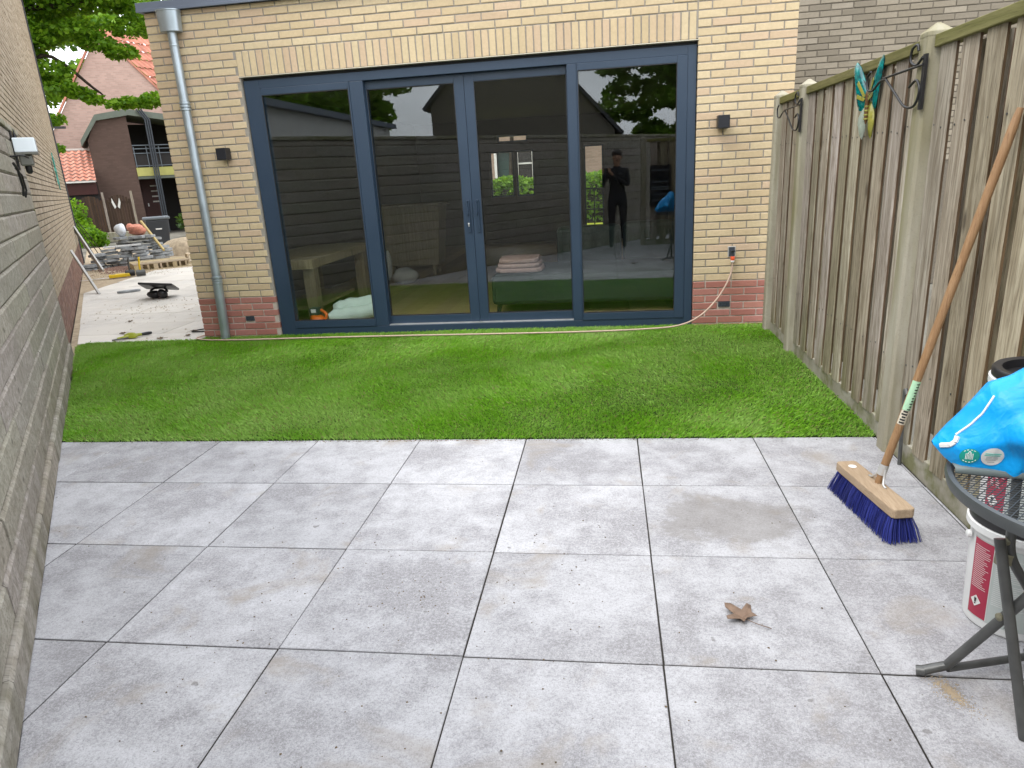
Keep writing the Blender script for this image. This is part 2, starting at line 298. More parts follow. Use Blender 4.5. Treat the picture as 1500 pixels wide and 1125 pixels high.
    simple('roof_orange', (.50, .20, .135), .75, 0, .25, 2.5, .3, 30); simple('roof_slate', (.06, .062, .07), .7, 0, .2, 3); simple('fascia_green', (.135, .155, .125), .6, 0, .1); simple('beam_yellow', (.42, .40, .12), .6, 0, .1); simple('dark_recess', (.02, .017, .016), .8, 0, .2); simple('door_red', (.055, .012, .010), .5, 0, .15); simple('flash_white', (.68, .66, .62), .6, 0, .08)
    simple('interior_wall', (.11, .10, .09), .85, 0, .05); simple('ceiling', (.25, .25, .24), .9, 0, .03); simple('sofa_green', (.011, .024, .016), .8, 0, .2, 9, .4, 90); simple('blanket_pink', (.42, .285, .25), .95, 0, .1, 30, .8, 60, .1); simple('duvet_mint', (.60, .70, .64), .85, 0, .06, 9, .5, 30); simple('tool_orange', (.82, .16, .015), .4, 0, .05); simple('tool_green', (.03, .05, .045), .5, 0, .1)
    simple('cloth_white', (.40, .39, .36), .9, 0, .08); simple('bin_grey', (.035, .042, .052), .45, 0, .1); simple('bin_lid', (.12, .14, .16), .5, 0, .1); simple('stone_grey', (.34, .36, .37), .9, 0, .3, 9, .6, 40, .15); simple('tool_yellow', (.72, .50, .01), .4, 0, .05); simple('mesh_pink', (.62, .25, .17), .8, 0, .25, 25); simple('bag_white', (.70, .74, .78), .5, 0, .2, 12); simple('brush_lime', (.33, .36, .03), .5, 0, .15); simple('stick_yellow', (.52, .40, .16), .6, 0, .1); simple('shed_white', (.55, .55, .53), .6, 0, .05); simple('hedge_door', (.02, .055, .05), .5, 0, .1)
    simple('skin', (.42, .24, .16), .55, 0, .06); simple('hair', (.02, .014, .010), .7, 0, .2); simple('jacket', (.016, .017, .022), .85, 0, .2, 20); simple('trousers', (.02, .022, .03), .85, 0, .2, 20); simple('shoe', (.03, .03, .03), .6, 0, .2)
    k = NT('glass'); t = k.t; ge = k.n('NewGeometry'); dt = k.math('ABSOLUTE', k.n('VectorMath', {0: ge.outputs['Incoming'], 1: ge.outputs['Normal']}, operation='DOT_PRODUCT').outputs['Value']); fr = k.math('MULTIPLY_ADD', k.math('POWER', k.math('SUBTRACT', 1., dt), 5.), .94, .06); tr = k.n('BsdfTransparent', {'Color': (.93, .955, .94, 1)}); wv = k.n('Bump', {'Height': k.noise(k.pos(rnd=7), 1.4, 2, .4), 'Strength': .15, 'Distance': .0022}); gl = k.n('BsdfGlossy', {'Color': (.92, .96, 1, 1), 'Roughness': .0, 'Normal': wv.outputs[0]})
    mx = k.n('MixShader', {0: fr, 1: tr.outputs[0], 2: gl.outputs[0]}); t.links.new(mx.outputs[0], t.nodes['Material Output'].inputs[0]); MATS['glass'] = k.m
make_materials()

# ---------------------------------------------------------------- the setting
FY = 3.27                                   # plane of the house front
P0 = Vector((-1.139, -1.643, 0)); DW = Vector((-.6141, .7892, 0)); NW = Vector((.7892, .6141, 0))   # the oblique left boundary: point, direction, normal into the garden
def S(s, off=0., z=0.): return P0+DW*s+NW*off+Vector((0, 0, z))
AF = math.radians(-36); FW = Vector((math.sin(AF), math.cos(AF), 0)); RT = Vector((FW.y, -FW.x, 0))     # axis of the alley beside the house
def A(u, w, z=0.): return Vector((CAM.x, CAM.y, 0))+FW*w+RT*u+Vector((0, 0, z))
def clip(poly, p, n):
    out = []
    for i in range(len(poly)):
        a, b = poly[i], poly[(i+1) % len(poly)]; da = (a[0]-p[0])*n[0]+(a[1]-p[1])*n[1]; db = (b[0]-p[0])*n[0]+(b[1]-p[1])*n[1]
        if da >= 0: out.append(a)
        if da*db < 0: t = da/(da-db); out.append((a[0]+(b[0]-a[0])*t, a[1]+(b[1]-a[1])*t))
    return out
def area(p): return abs(sum(p[i][0]*p[(i+1) % len(p)][1]-p[(i+1) % len(p)][0]*p[i][1] for i in range(len(p))))/2
tag(obj('ground', MB().obox((-160, -160, -.10), (320, 0, 0), (0, 320, 0), (0, 0, .03)), 'ground'), kind='structure')

def tile_mesh(poly, t=.042, c=.0018):       # slab with a chamfered upper arris
    n = len(poly); cx = sum(p[0] for p in poly)/n; cy = sum(p[1] for p in poly)/n
    ins = [(p[0]+c*(1 if cx > p[0] else -1), p[1]+c*(1 if cy > p[1] else -1)) for p in poly]
    vs = [(*p, -t) for p in poly]+[(*p, -c) for p in poly]+[(*p, 0) for p in ins]; fs = [tuple(range(2*n, 3*n))]
    for k in (0, n):
        for i in range(n): j = (i+1) % n; fs.append((k+i, k+j, k+n+j, k+n+i))
    return vs, fs
def lay(parent, mat, ranges, clips, jit=.0015, z=0.):
    cache = None
    for i in range(*ranges[0]):
        for j in range(*ranges[1]):
            g = .0024; x0, y0 = i*.6, j*.6; sq = [(x0+g, y0+g), (x0+.6-g, y0+g), (x0+.6-g, y0+.6-g), (x0+g, y0+.6-g)]; p = sq
            for c in clips:
                if p: p = clip(p, *c)
            if len(p) < 3 or area(p) < .004: continue
            o = None; cx, cy = x0+.3, y0+.3; full = p == sq
            if full and cache: me = cache
            else:
                vs, fs = tile_mesh([(a-cx, b-cy) for a, b in p]); m = MB().add(vs, fs); me = mesh('paving_tile', m, mat)
                if full: cache = me
            o = bpy.data.objects.new('paving_tile', me); link(o, parent, (cx+R.uniform(-jit, jit), cy+R.uniform(-jit, jit), z+R.uniform(-.001, .001)))
            o.rotation_euler = (R.uniform(-.0012, .0012), R.uniform(-.0012, .0012), R.uniform(-.002, .002))
GA, GB = (-2.82, .548), (1.819, .583)                        # edge between slabs and turf
gn = (GA[1]-GB[1], GB[0]-GA[0])                               # towards the lawn
pat = MB(); pat.prism([S(-5.2, -.03, -.07), S(3.6, -.03, -.07), (1.9, .62, -.07), (1.9, -5.6, -.07)], (0, 0, .0665))
patio = tag(obj('patio', pat, 'joint_sand'), kind='structure')
lay(patio, 'slab', ((-6, 4), (-9, 1)), [(S(0, .012), NW), (GA, (-gn[0], -gn[1])), ((1.812, 0), (-1, 0))])
al = MB(); al.prism([S(4.9, -.03, -.075), S(22, -.03, -.075), A(7, 22, -.075), (-3.3, 11.4, -.075), (-3.3, 2.9, -.075)], (0, 0, .063))
alley = tag(obj('alley_paving', al, 'sand'), kind='structure')
lay(alley, 'slab_dusty', ((-16, -5), (5, 18)), [(S(0, .03), NW), ((0, 3.20), (0, 1)), ((-7.55, 6.55), Vector((2.6, .6)).normalized()), (A(0, 15.0), -FW), ((-3.51, 0), (-1, 0))], .003, -.004)

def lawn():
    poly = [S(3.0, .03), S(5.45, .03), (-3.55, FY-.05), (-3.55, FY+.02), (1.82, FY+.02), (1.815, .59)]
    poly = [(p[0], p[1]) for p in poly]; poly[0] = (-2.80, .56)
    tag(obj('lawn_base', MB().prism([(*p, -.03) for p in poly], (0, 0, .034)), 'thatch'), kind='structure')
    n = 520000; x = RG.uniform(-4.75, 1.82, n); y = RG.uniform(.55, FY+.02, n)
    ok = ((x-P0.x)*NW.x+(y-P0.y)*NW.y > .015+RG.uniform(0, .02, n)) & ((x-GA[0])*gn[0]+(y-GA[1])*gn[1] > RG.normal(0, .012, n)) & (y < np.where(x < -3.5, FY-.08+RG.normal(0, .012, n), FY+.012)) & (x < 1.812)
    x, y = x[ok], y[ok]; n = len(x)
    def fld(sd, sc):
        r = np.random.default_rng(sd); v = np.zeros(n)
        for q in range(9): k = r.normal(size=2)*sc; v += np.sin(k[0]*x+k[1]*y+r.uniform(0, 6.3))
        return v/3
    h = (.019+.004*fld(1, 3)+RG.normal(0, .006, n)).clip(.007, .040)
    ang = RG.uniform(0, 6.283, n); la = 1.1*fld(2, 2.1)-1.2
    ln = .012*(1+.35*fld(3, 2.7)); lx = np.cos(la)*ln+RG.normal(0, .009, n); ly = np.sin(la)*ln+RG.normal(0, .009, n)
    w = RG.uniform(.0012, .0024, n); dx, dy = np.cos(ang)*w, np.sin(ang)*w
    v = np.empty((n, 4, 3), np.float32); z0 = -.002
    v[:, 0] = np.c_[x-dx, y-dy, np.full(n, z0)]; v[:, 1] = np.c_[x+dx, y+dy, np.full(n, z0)]
    v[:, 2] = np.c_[x+dx*.7+lx*.4, y+dy*.7+ly*.4, h*.62]; v[:, 3] = np.c_[x+lx, y+ly, h]
    f = (np.arange(n)[:, None]*4+np.array([0, 1, 2, 0, 2, 3])[None]).ravel()
    me = bpy.data.meshes.new('turf'); me.vertices.add(4*n); me.vertices.foreach_set('co', v.ravel()); me.loops.add(len(f)); me.loops.foreach_set('vertex_index', f.astype(np.int32))
    me.polygons.add(2*n); me.polygons.foreach_set('loop_start', np.arange(0, 6*n, 3, dtype=np.int32)); me.update(calc_edges=True); me.validate(); me.materials.append(MT('grass'))
    o = link(bpy.data.objects.new('turf', me)); tag(o, 'green artificial turf strip between grey paving and glass doors', 'turf', kind='stuff')
lawn()

# ---------------------------------------------------------------- masonry
def one_brick(w, h, d, seed, c=.003):
    r = random.Random(seed); j = lambda: r.uniform(-.0016, .0016)
    fr = [(c+abs(j()), 0, c+j()), (w-c-abs(j()), 0, c+j()), (w-c+j(), 0, h-c+j()), (c+j(), 0, h-c+j())]; sd = [(0, c, 0), (w, c, 0), (w, c, h), (0, c, h)]; bk = [(0, d, 0), (w, d, 0), (w, d, h), (0, d, h)]
    fr = [(a, b+r.uniform(-.0008, .0008), e) for a, b, e in fr]
    vs = fr+sd+bk; fs = [(0, 1, 2, 3)]
    for k in (0, 4):
        for i in range(4): q = (i+1) % 4; fs.append((k+4+i, k+4+q, k+q, k+i))
    return vs, fs
def masonry(parent, items, org, U, mat, name, depth=.05, n_ind=300, key=None, proud=0.):
    """items: (u0, u1, z0, z1). The largest in view stand alone; the rest are one joined part."""
    org, U = Vector(org), Vector(U).normalized(); N = Vector((U.y, -U.x, 0)); rz = math.atan2(U.y, U.x)
    def dist(t): p = org+U*((t[0]+t[1])/2)+Vector((0, 0, (t[2]+t[3])/2)); return (p-CAM).length
    items = sorted(items, key=key or dist); cache = {}; rest = MB()
    for i, (u0, u1, z0, z1) in enumerate(items):
        w, h = u1-u0, z1-z0; off = R.uniform(-.0018, .0018)+proud; p = org+U*u0+N*off+Vector((0, 0, z0))
        if i < n_ind:
            kk = (round(w, 3), round(h, 3), R.randrange(4))
            if kk not in cache: vs, fs = one_brick(w, h, depth, hash(kk) & 0xffff); cache[kk] = mesh(name, MB().add(vs, fs), mat)
            o = bpy.data.objects.new(name, cache[kk]); link(o, parent, p); o.rotation_euler = (0, R.uniform(-.003, .003), rz)
        else:
            vs, fs = one_brick(w, h, depth, i); rest.add([p+U*a-N*b+Vector((0, 0, c)) for a, b, c in vs], fs)
    if rest.v: tag(obj(name+'_field', rest, mat, parent), kind='stuff')
def courses(u0, u1, z0, z1, zs, pitch, holes=(), bl=.21, jt=.0105, first=0, seed=0):
    out = []; r = random.Random(seed); k = math.floor((z0-zs)/pitch)
    while zs+k*pitch < z1-.01:
        za, zb = zs+k*pitch, zs+(k+1)*pitch-jt; zb = min(zb, z1); za = max(za, z0)
        u = u0-((k+first) % 2)*(bl+jt)/2-(0 if k % 4 else .0)
        while u < u1:
            segs = [(max(u, u0), min(u+bl, u1))]
            for (a, b, c, d) in holes:
                if za < d-.005 and zb > c+.005:
                    ns = []
                    for (p, q) in segs:
                        if q <= a or p >= b: ns.append((p, q))
                        else:
                            if p < a: ns.append((p, a))
                            if q > b: ns.append((b, q))
                    segs = ns
            for p, q in segs:
                if q-p > .03 and zb-za > .02: out.append((p, q, za, zb))
            u += bl+jt
        k += 1
    return out
HX0, HX1, PZ = -3.51, 1.962, .404; DX0, DX1, DZ = -2.712, 1.205, 2.343; PIT = .0632
ZPAR = 2.905
house = thing('house_extension', (-.77, FY+4, 0), 'yellow brick house extension with anthracite sliding glass doors', 'house')
core = MB(); m0 = FY+.0065
core.box(HX0+.006, DX0-.002, m0, FY+.30, PZ-.005, ZPAR); core.box(DX1+.002, HX1-.006, m0, FY+.30, PZ-.005, ZPAR); core.box(DX0-.0019, DX1+.0019, m0, FY+.30, DZ+.006, ZPAR-.001)
obj('wall_core', core, 'mortar_grey', house)
for a, b in ((HX0+.006, DX0-.002), (DX1+.002, HX1-.006)): obj('plinth_core', MB().box(a, b, m0, FY+.30, -.06, PZ-.0052), 'mortar_pale', house)
hole = [(DX0-.012, DX1-.004, -1, PZ+34*PIT-.002)]
yb = courses(HX0, 1.192, PZ, ZPAR, PZ, PIT, hole)+courses(1.203, HX1, PZ, ZPAR, PZ, PIT, [(1.0, DX1, -1, DZ)], first=1)
masonry(house, yb, (0, FY, 0), (1, 0, 0), 'brick_yellow', 'brick')
sol = []; u = DX0-.010
while u < DX1-.045: sol.append((u, u+.0515, DZ+.001, PZ+34*PIT-.0105)); u += .0622
masonry(house, sol, (0, FY, 0), (1, 0, 0), 'brick_yellow', 'soldier_brick')
VH = [(-3.055, -2.955, .163, .216), (1.420, 1.532, .163, .218)]
pb = courses(HX0, DX0, -.04, PZ-.011, PZ, PIT, [VH[0]], first=1)+courses(DX1, HX1, -.04, PZ-.011, PZ, PIT, [VH[1]])
masonry(house, pb, (0, FY, 0), (1, 0, 0), 'brick_red', 'plinth_brick')
for a, b, c, d in VH:
    v = MB(); v.box(a+.006, b-.006, FY+.004, FY+.05, c+.004, d-.004)
    for k in range(3): v.box(a+.010, b-.010, FY-.004, FY+.006, c+.007+k*.0155, c+.016+k*.0155)
    for k in range(4): v.box(a+.012+k*(b-a-.034)/3, a+.022+k*(b-a-.034)/3, FY-.0065, FY+.0055, c+.005, d-.005)
    obj('vent_grille', v, 'vent_slate', house)
obj('lintel_strip', MB().box(DX0-.014, DX1+.004, FY-.006, FY+.10, DZ-.008, DZ-.0015), 'cream_strip', house)
tr = MB(); tr.box(HX0-.035, HX1+.035, FY-.045, FY+.33, ZPAR+.004, ZPAR+.075); tr.box(HX0-.035, HX1+.035, FY-.051, FY-.0455, ZPAR-.002, ZPAR+.022)
obj('roof_trim', tr, 'alu_trim', house, bevel=.003)
# shell of the room behind the doors
RY = 11.3; sh = MB(); sh.box(HX0+.012, HX0+.20, FY+.301, RY, -.06, ZPAR-.002); sh.box(HX1-.20, HX1-.012, FY+.301, RY, -.06, ZPAR-.002)
WN = [(-1.84, -1.36, .95, 1.83), (-1.31, -.95, .95, 1.83), (.04, .42, .16, 1.85), (-1.66, -1.06, 1.99, 2.13)]
def holed(mb, x0, x1, z0, z1, y0, y1, holes):
    xs = sorted({x0, x1, *[h[0] for h in holes], *[h[1] for h in holes]}); zs = sorted({z0, z1, *[h[2] for h in holes], *[h[3] for h in holes]})
    for i in range(len(xs)-1):
        for j in range(len(zs)-1):
            cx, cz = (xs[i]+xs[i+1])/2, (zs[j]+zs[j+1])/2
            if not any(h[0] < cx < h[1] and h[2] < cz < h[3] for h in holes): mb.box(xs[i], xs[i+1], y0, y1, zs[j], zs[j+1])
holed(sh, HX0+.012, HX1-.012, -.06, ZPAR-.002, RY+.0, RY+.25, WN)
obj('interior_wall', sh, 'interior_wall', house)
fl = MB()
for k in range(27):
    x0 = HX0+.2+k*.19
    if x0+.188 < HX1-.2: fl.box(x0, x0+.188, FY+.14, RY, -.03, .03+.0006*(k % 3))
obj('interior_floor', fl, 'oak_floor', house)
obj('interior_ceiling', MB().box(HX0+.2, HX1-.2, FY+.30, RY, 2.42, ZPAR-.004), 'ceiling', house)
obj('flat_roof', MB().box(HX0+.02, HX1-.02, FY+.335, RY+.24, ZPAR+.001, ZPAR+.05), 'roof_slate', house)
wf = MB()
for a, b, c, d in WN:
    for (p, q, r_, s_) in ((a, a+.03, c, d), (b-.03, b, c, d), (a+.03, b-.03, c, c+.03), (a+.03, b-.03, d-.03, d)): wf.box(p, q, RY+.05, RY+.11, r_, s_)
obj('street_window_frame', wf, 'alu_frame', house)

def sliding_doors():
    f = MB(); y0, y1 = FY+.028, FY+.135; Z0, Z1 = .006, DZ-.034
    f.box(DX0+.006, -2.565, y0, y1, Z0, Z1); f.box(1.128, DX1-.006, y0, y1, Z0, Z1); f.box(-2.5649, 1.1279, y0+.0004, y1, 2.238, Z1)
    f.box(-1.740, -1.618, y0+.0006, y1, .075, 2.2379); f.box(.146, .228, y0+.0006, y1, .075, 2.2379)
    f.box(-2.5649, 1.1279, y0+.002, y1+.02, Z0, .0748)
    door = obj('sliding_door', f, 'alu_frame', house, bevel=.003)
    tk = MB(); tk.box(-1.6175, .1455, FY+.045, FY+.125, .0752, .0815); obj('threshold_track', tk, 'steel', door)
    bl = MB(); bl.box(DX0+.001, DX1-.001, FY+.055, FY+.13, DZ-.0335, DZ-.0085); obj('head_gap_shade', bl, 'rubber', door)  # black strip above the frame, standing in for the shade of the recess
    def panel(x0, x1, z0, z1, gx0, gx1, gz0, gz1, yf, th=.055):
        p = MB(); p.box(x0, gx0, yf, yf+th, z0, z1); p.box(gx1, x1, yf, yf+th, z0, z1); p.box(gx0, gx1, yf+.0004, yf+th, z0, gz0); p.box(gx0, gx1, yf+.0004, yf+th, gz1, z1)
        o = obj('panel_frame', p, 'alu_frame', door, bevel=.0025)
        g = MB(); g.box(gx0, gx1, yf+.0005, yf+.012, gz0, gz0+.006); g.box(gx0, gx1, yf+.0005, yf+.012, gz1-.006, gz1); g.box(gx0, gx0+.006, yf+.0008, yf+.012, gz0+.006, gz1-.006); g.box(gx1-.006, gx1, yf+.0008, yf+.012, gz0+.006, gz1-.006)
        obj('glazing_gasket', g, 'rubber', door)
        obj('glass_pane', MB().box(gx0-.004, gx1+.004, yf+.020, yf+.026, gz0-.004, gz1+.004), 'glass', door)
    panel(-2.5645, -1.7405, .0755, 2.2372, -2.552, -1.752, .145, 2.182, FY+.022)
    panel(-1.6172, -.7395, .083, 2.2372, -1.606, -.826, .156, 2.170, FY+.080)
    panel(-.7372, .1452, .083, 2.2372, -.654, .137, .156, 2.170, FY+.080)
    panel(.2285, 1.1275, .0755, 2.2372, .236, 1.046, .141, 2.184, FY+.022)
    for x, lock in ((-.776, 1), (-.690, 0)):
        h = MB(); yb = FY+.0795; h.box(x-.013, x+.013, yb-.006, yb, .905, 1.195)
        h.box(x-.010, x-.002, yb-.026, yb-.0062, 1.172, 1.190); h.box(x-.010, x-.002, yb-.026, yb-.0062, 1.060, 1.078); h.box(x-.010, x-.002, yb-.034, yb-.0262, 1.060, 1.190)
        h.box(x+.004, x+.012, yb-.018, yb-.0061, .905, 1.190)
        obj('door_handle', h, 'alu_frame', door, bevel=.002)
        if lock: obj('lock_cylinder', MB().lathe([(.0085, 0), (.0085, .011), (.004, .012)], (x-.003, yb-.006, .985), 14, (0, -1, 0)).box(x-.007, x+.001, yb-.0155, yb-.0063, .962, .985), 'steel', door)
sliding_doors()

def downpipe():
    cx, cy = -3.238, FY-.062; h = MB(); n = 16
    vs, fs = [], []
    for (w, d, z) in ((.088, .060, 2.728), (.098, .066, 2.885), (.102, .070, 2.888), (.102, .070, 2.897), (.094, .062, 2.897), (.080, .052, 2.74)):
        for k in range(n):
            a = 2*math.pi*k/n; vs.append((cx+w*max(-1, min(1, 1.18*math.cos(a))), min(cy+d*math.sin(a)*(1.12 if math.sin(a) < 0 else 1), FY-.001), z))
    for i in range(5):
        for k in range(n): q = (k+1) % n; fs.append((i*n+k, i*n+q, (i+1)*n+q, (i+1)*n+k))
    fs.append(tuple(range(n-1, -1, -1))); fs.append(tuple(5*n+k for k in range(n))); h.add(vs, fs)
    p = MB().tube([(cx, cy, 2.735), (cx, cy, .565)], .0385, 20, False).tube([(cx, cy, .595), (cx-.004, cy, .50), (cx-.012, cy-.002, .12), (cx-.020, cy-.004, .0)], .0435, 20, False)
    pipe = obj('downpipe', p, 'zinc', house, smooth=40); obj('hopper', h, 'zinc', pipe, smooth=35)
    for z in (2.13, .585):
        c = MB()
        for dz in (-.026, 0, .026): c.lathe([(.0385, dz-.011), (.0475, dz-.007), (.0475, dz+.007), (.0385, dz+.011)], (cx, cy, z), 22)
        c.box(cx-.012, cx+.012, cy+.03, FY-.001, z-.012, z+.012); obj('collar', c, 'zinc', pipe, smooth=40)
    obj('swivel_ring', MB().lathe([(.0388, -.008), (.0405, -.004), (.0405, .004), (.0388, .008)], (cx, cy, 2.62), 22), 'zinc', pipe, smooth=40)
downpipe()

# left neighbour: oblique brick wall beyond the concrete fence
lh = thing('neighbour_house', S(10.5, -2.5), 'taupe brick house side wall rising behind the grey concrete fence', 'house')
o_ = .045
obj('wall_core', MB().obox(S(4.05, -o_-.007, .455), DW*12.35, -NW*5, (0, 0, 5.6)), 'mortar_dark', lh); obj('plinth_core', MB().obox(S(4.05, -o_-.007, -.06), DW*12.35, -NW*5, (0, 0, .5145)), 'mortar_mid', lh)
orgl = S(4.05, -o_)
masonry(lh, courses(0, 12.35, .462, 5.6, .462, .0625, seed=2), orgl, DW, 'brick_taupe', 'brick', key=lambda t: abs(t[0]-2.0)+abs(t[2]-1.3)*.9 if t[0] > 1.25 else 99+t[0])
masonry(lh, courses(0, 12.35, -.03, .45, .462, .0625, seed=3), orgl, DW, 'brick_oldred', 'plinth_brick', key=lambda t: t[0] if t[0] > 1.3 else 99, n_ind=60)
obj('corner_trim', MB().obox(S(16.402, -.12, 0), DW*.05, NW*.10, (0, 0, 5.7)).obox(S(16.46, .0, 2.86), DW*.02, NW*.22, (0, 0, .05)), 'roof_slate', lh)
obj('verge_board', MB().obox(S(4.0, -5.1, 5.602), DW*12.6, NW*5.2, (0, 0, .12)), 'roof_slate', lh)

# right neighbour: grey brick wall behind the wooden fence
rh = thing('grey_brick_house', (6, 8, 0), 'grey brown brick house wall standing behind the wooden fence', 'house')
GY = 5.42
obj('wall_core', MB().box(1.6, 12, GY+.0065, GY+5, -.06, 6.2), 'mortar_mid', rh)
masonry(rh, courses(0, 4.6, 1.25, 4.4, .03, .0625, seed=5), (1.6, GY, 0), (1, 0, 0), 'brick_grey', 'brick', key=lambda t: abs(t[2]-2.55)*1.5+abs(t[0]-1.3)*.7)
obj('plain_wall', MB().box(6.21, 12, GY+.001, GY+.006, 0, 6.2), 'brick_grey', rh)

# ---------------------------------------------------------------- fences
def concrete_fence():
    t = thing('concrete_fence', S(.5, -.03), 'grey concrete fence of wood grained planks along the patio', 'fence')
    top = 1.93; pit = .1325; row = 0; core = MB(); core.obox(S(-5.0, -.011, -.06), DW*10.46, -NW*.045, (0, 0, top+.055)); obj('panel_core', core, 'mortar_dark', t)
    fixed = {9: [3.14], 8: [3.13], 7: [3.20, 1.6], 6: [3.20, 2.13], 5: [2.16, 4.1], 4: [2.62, 1.2], 3: [3.0, 1.5], 2: [2.2], 1: [2.63, 4.2], 0: [3.33, 1.35]}
    rz = math.atan2(DW.y, DW.x)
    for row in range(15):
        z0 = .002+row*pit; z1 = min(z0+pit-.003, top)
        cuts = [-5.0]+sorted(fixed.get(row, []))+[5.47]; full = [cuts[0]]
        for a, b in zip(cuts, cuts[1:]):
            n = max(1, round((b-a)/R.uniform(1.05, 1.4))); full += [a+(b-a)*(k+(R.uniform(-.18, .18) if k < n else 0))/n for k in range(1, n+1)]
        pr = .018 if row == 0 else 0.
        for a, b in zip(full, full[1:]):
            g = R.choice((.002, .003, .006)); w = b-a-g; h = z1-z0; off = pr+R.uniform(-.003, .003); ch = .010
            # rounded plank: chamfered long edges, uneven face
            prof = [(0, 0), (.016, 0), (.020+0, ch*.5), (.026, ch*1.3), (.026, h-ch*1.3), (.020, h-ch*.5), (.016, h), (0, h)]
            ns = max(2, int(w/.12)); vs, fs = [], []; m = len(prof)
            for i in range(ns+1):
                for (d, z) in prof:
                    bump_ = R.uniform(-.0016, .0016) if d > .02 else 0
                    vs.append((g/2+w*i/ns, -(d-.026)+bump_, z))
            for i in range(ns):
                for k in range(m-1): fs.append((i*m+k, (i+1)*m+k, (i+1)*m+k+1, i*m+k+1))
            fs.append(tuple(range(m))); fs.append(tuple(ns*m+k for k in range(m-1, -1, -1)))
            me = mesh('plank', MB().add(vs, fs), 'concrete_plank'); o = bpy.data.objects.new('plank', me)
            link(o, t, S(a, off, z0)); o.rotation_euler = (0, 0, rz)
    obj('coping', MB().obox(S(-5.0, -.075, top+.002), DW*10.475, NW*.09, (0, 0, .045)), 'concrete_kick', t, bevel=.006)
    obj('end_post', MB().obox(S(5.471, -.05, -.05), DW*.035, NW*.048, (0, 0, 1.99)), 'concrete_kick', t, bevel=.004)
concrete_fence()

def board_mesh(h, w, th, seed):
    r = random.Random(seed); n = 7; vs, fs = [], []; c = .006; bow = r.uniform(-.006, .006); tw = r.uniform(-.03, .03); lean = r.uniform(-.004, .004)
    for i in range(n+1):
        t = i/n; q = 4*t*(1-t)*bow+lean*(t-.5)*2
        sec = [(-w/2, th), (-w/2, c), (-w/2+c, 0), (w/2-c, 0), (w/2, c), (w/2, th)]
        for (y, x) in sec: vs.append((x+q*.6+y*tw*(t-.5), y+q+r.uniform(-.0008, .0008), h*t))
    for i in range(n):
        for k in range(6): k2 = (k+1) % 6; fs.append((i*6+k, i*6+k2, (i+1)*6+k2, (i+1)*6+k))
    fs.append((5, 4, 3, 2, 1, 0)); fs.append(tuple(n*6+k for k in range(6)))
    return [(-a, -b, c_) for a, b, c_ in vs], fs
def board_data(seed):
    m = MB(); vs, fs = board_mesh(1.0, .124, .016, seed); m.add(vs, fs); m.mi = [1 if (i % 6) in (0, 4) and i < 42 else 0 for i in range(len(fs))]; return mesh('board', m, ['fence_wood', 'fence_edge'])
BOARDS = None
def fence_run(t, p, d, length, nfront, z0=.088, z1=1.80, pitch=.181, start=.075):
    """boards along direction d from p; the garden side is d rotated so that local -x faces it"""
    global BOARDS
    if BOARDS is None: BOARDS = [board_data(100+k) for k in range(9)]
    p, d = Vector(p), Vector(d).normalized(); g = Vector((d.y, -d.x, 0))      # g points into the garden
    rz = math.atan2(g.y, g.x)
    u = start; k = 0; nails = MB()
    while u < length-.05:
        for back in (0, 1):
            uu = u+(pitch/2 if back else 0)
            if back and uu > length-.06: continue
            zz0, zz1 = (z0+R.uniform(-.006, .006), z1) if not back else (z0+.09, z1-.01)
            o = bpy.data.objects.new('board', R.choice(BOARDS)); q = p+d*(uu+R.uniform(-.005, .005))-g*(.072 if back else 0)+g*R.uniform(-.002, .002)
            link(o, t, (q.x, q.y, zz0)); o.scale = (1, R.uniform(.94, 1.03), zz1-zz0); o.rotation_euler = (0, 0, rz+R.uniform(-.03, .03))
        for zz in (.46, 1.49):
            for e in (-.035, .035):
                c = p+d*(u+e+R.uniform(-.006, .006))+g*.0015+Vector((0, 0, zz+R.uniform(-.012, .012))); nails.prism([c+d*(.0042*math.cos(a))+Vector((0, 0, .0042*math.sin(a))) for a in [i*math.pi/3 for i in range(6)]], g*.002)
        u += pitch; k += 1
    tag(obj('nail_heads', nails, 'leg_metal', t), kind='stuff')
def post(t, x, y, top=1.895, s=.050):
    m = MB(); c = .012; prof = [(-s, -s+c), (-s+c, -s), (s-c, -s), (s, -s+c), (s, s-c), (s-c, s), (-s+c, s), (-s, s-c)]
    vs = []
    for z, k in ((-.05, 1), (top-.055, 1), (top-.05, 1.03), (top-.035, 1.03), (top, .15)): vs += [(x+a*k, y+b*k, z) for a, b in prof]
    fs = [tuple(range(7, -1, -1)), tuple(32+k for k in range(8))]
    for i in range(4):
        for k in range(8): q = (k+1) % 8; fs.append((i*8+k, i*8+q, (i+1)*8+q, (i+1)*8+k))
    m.add(vs, fs); obj('post', m, 'concrete_post', t, bevel=.003)
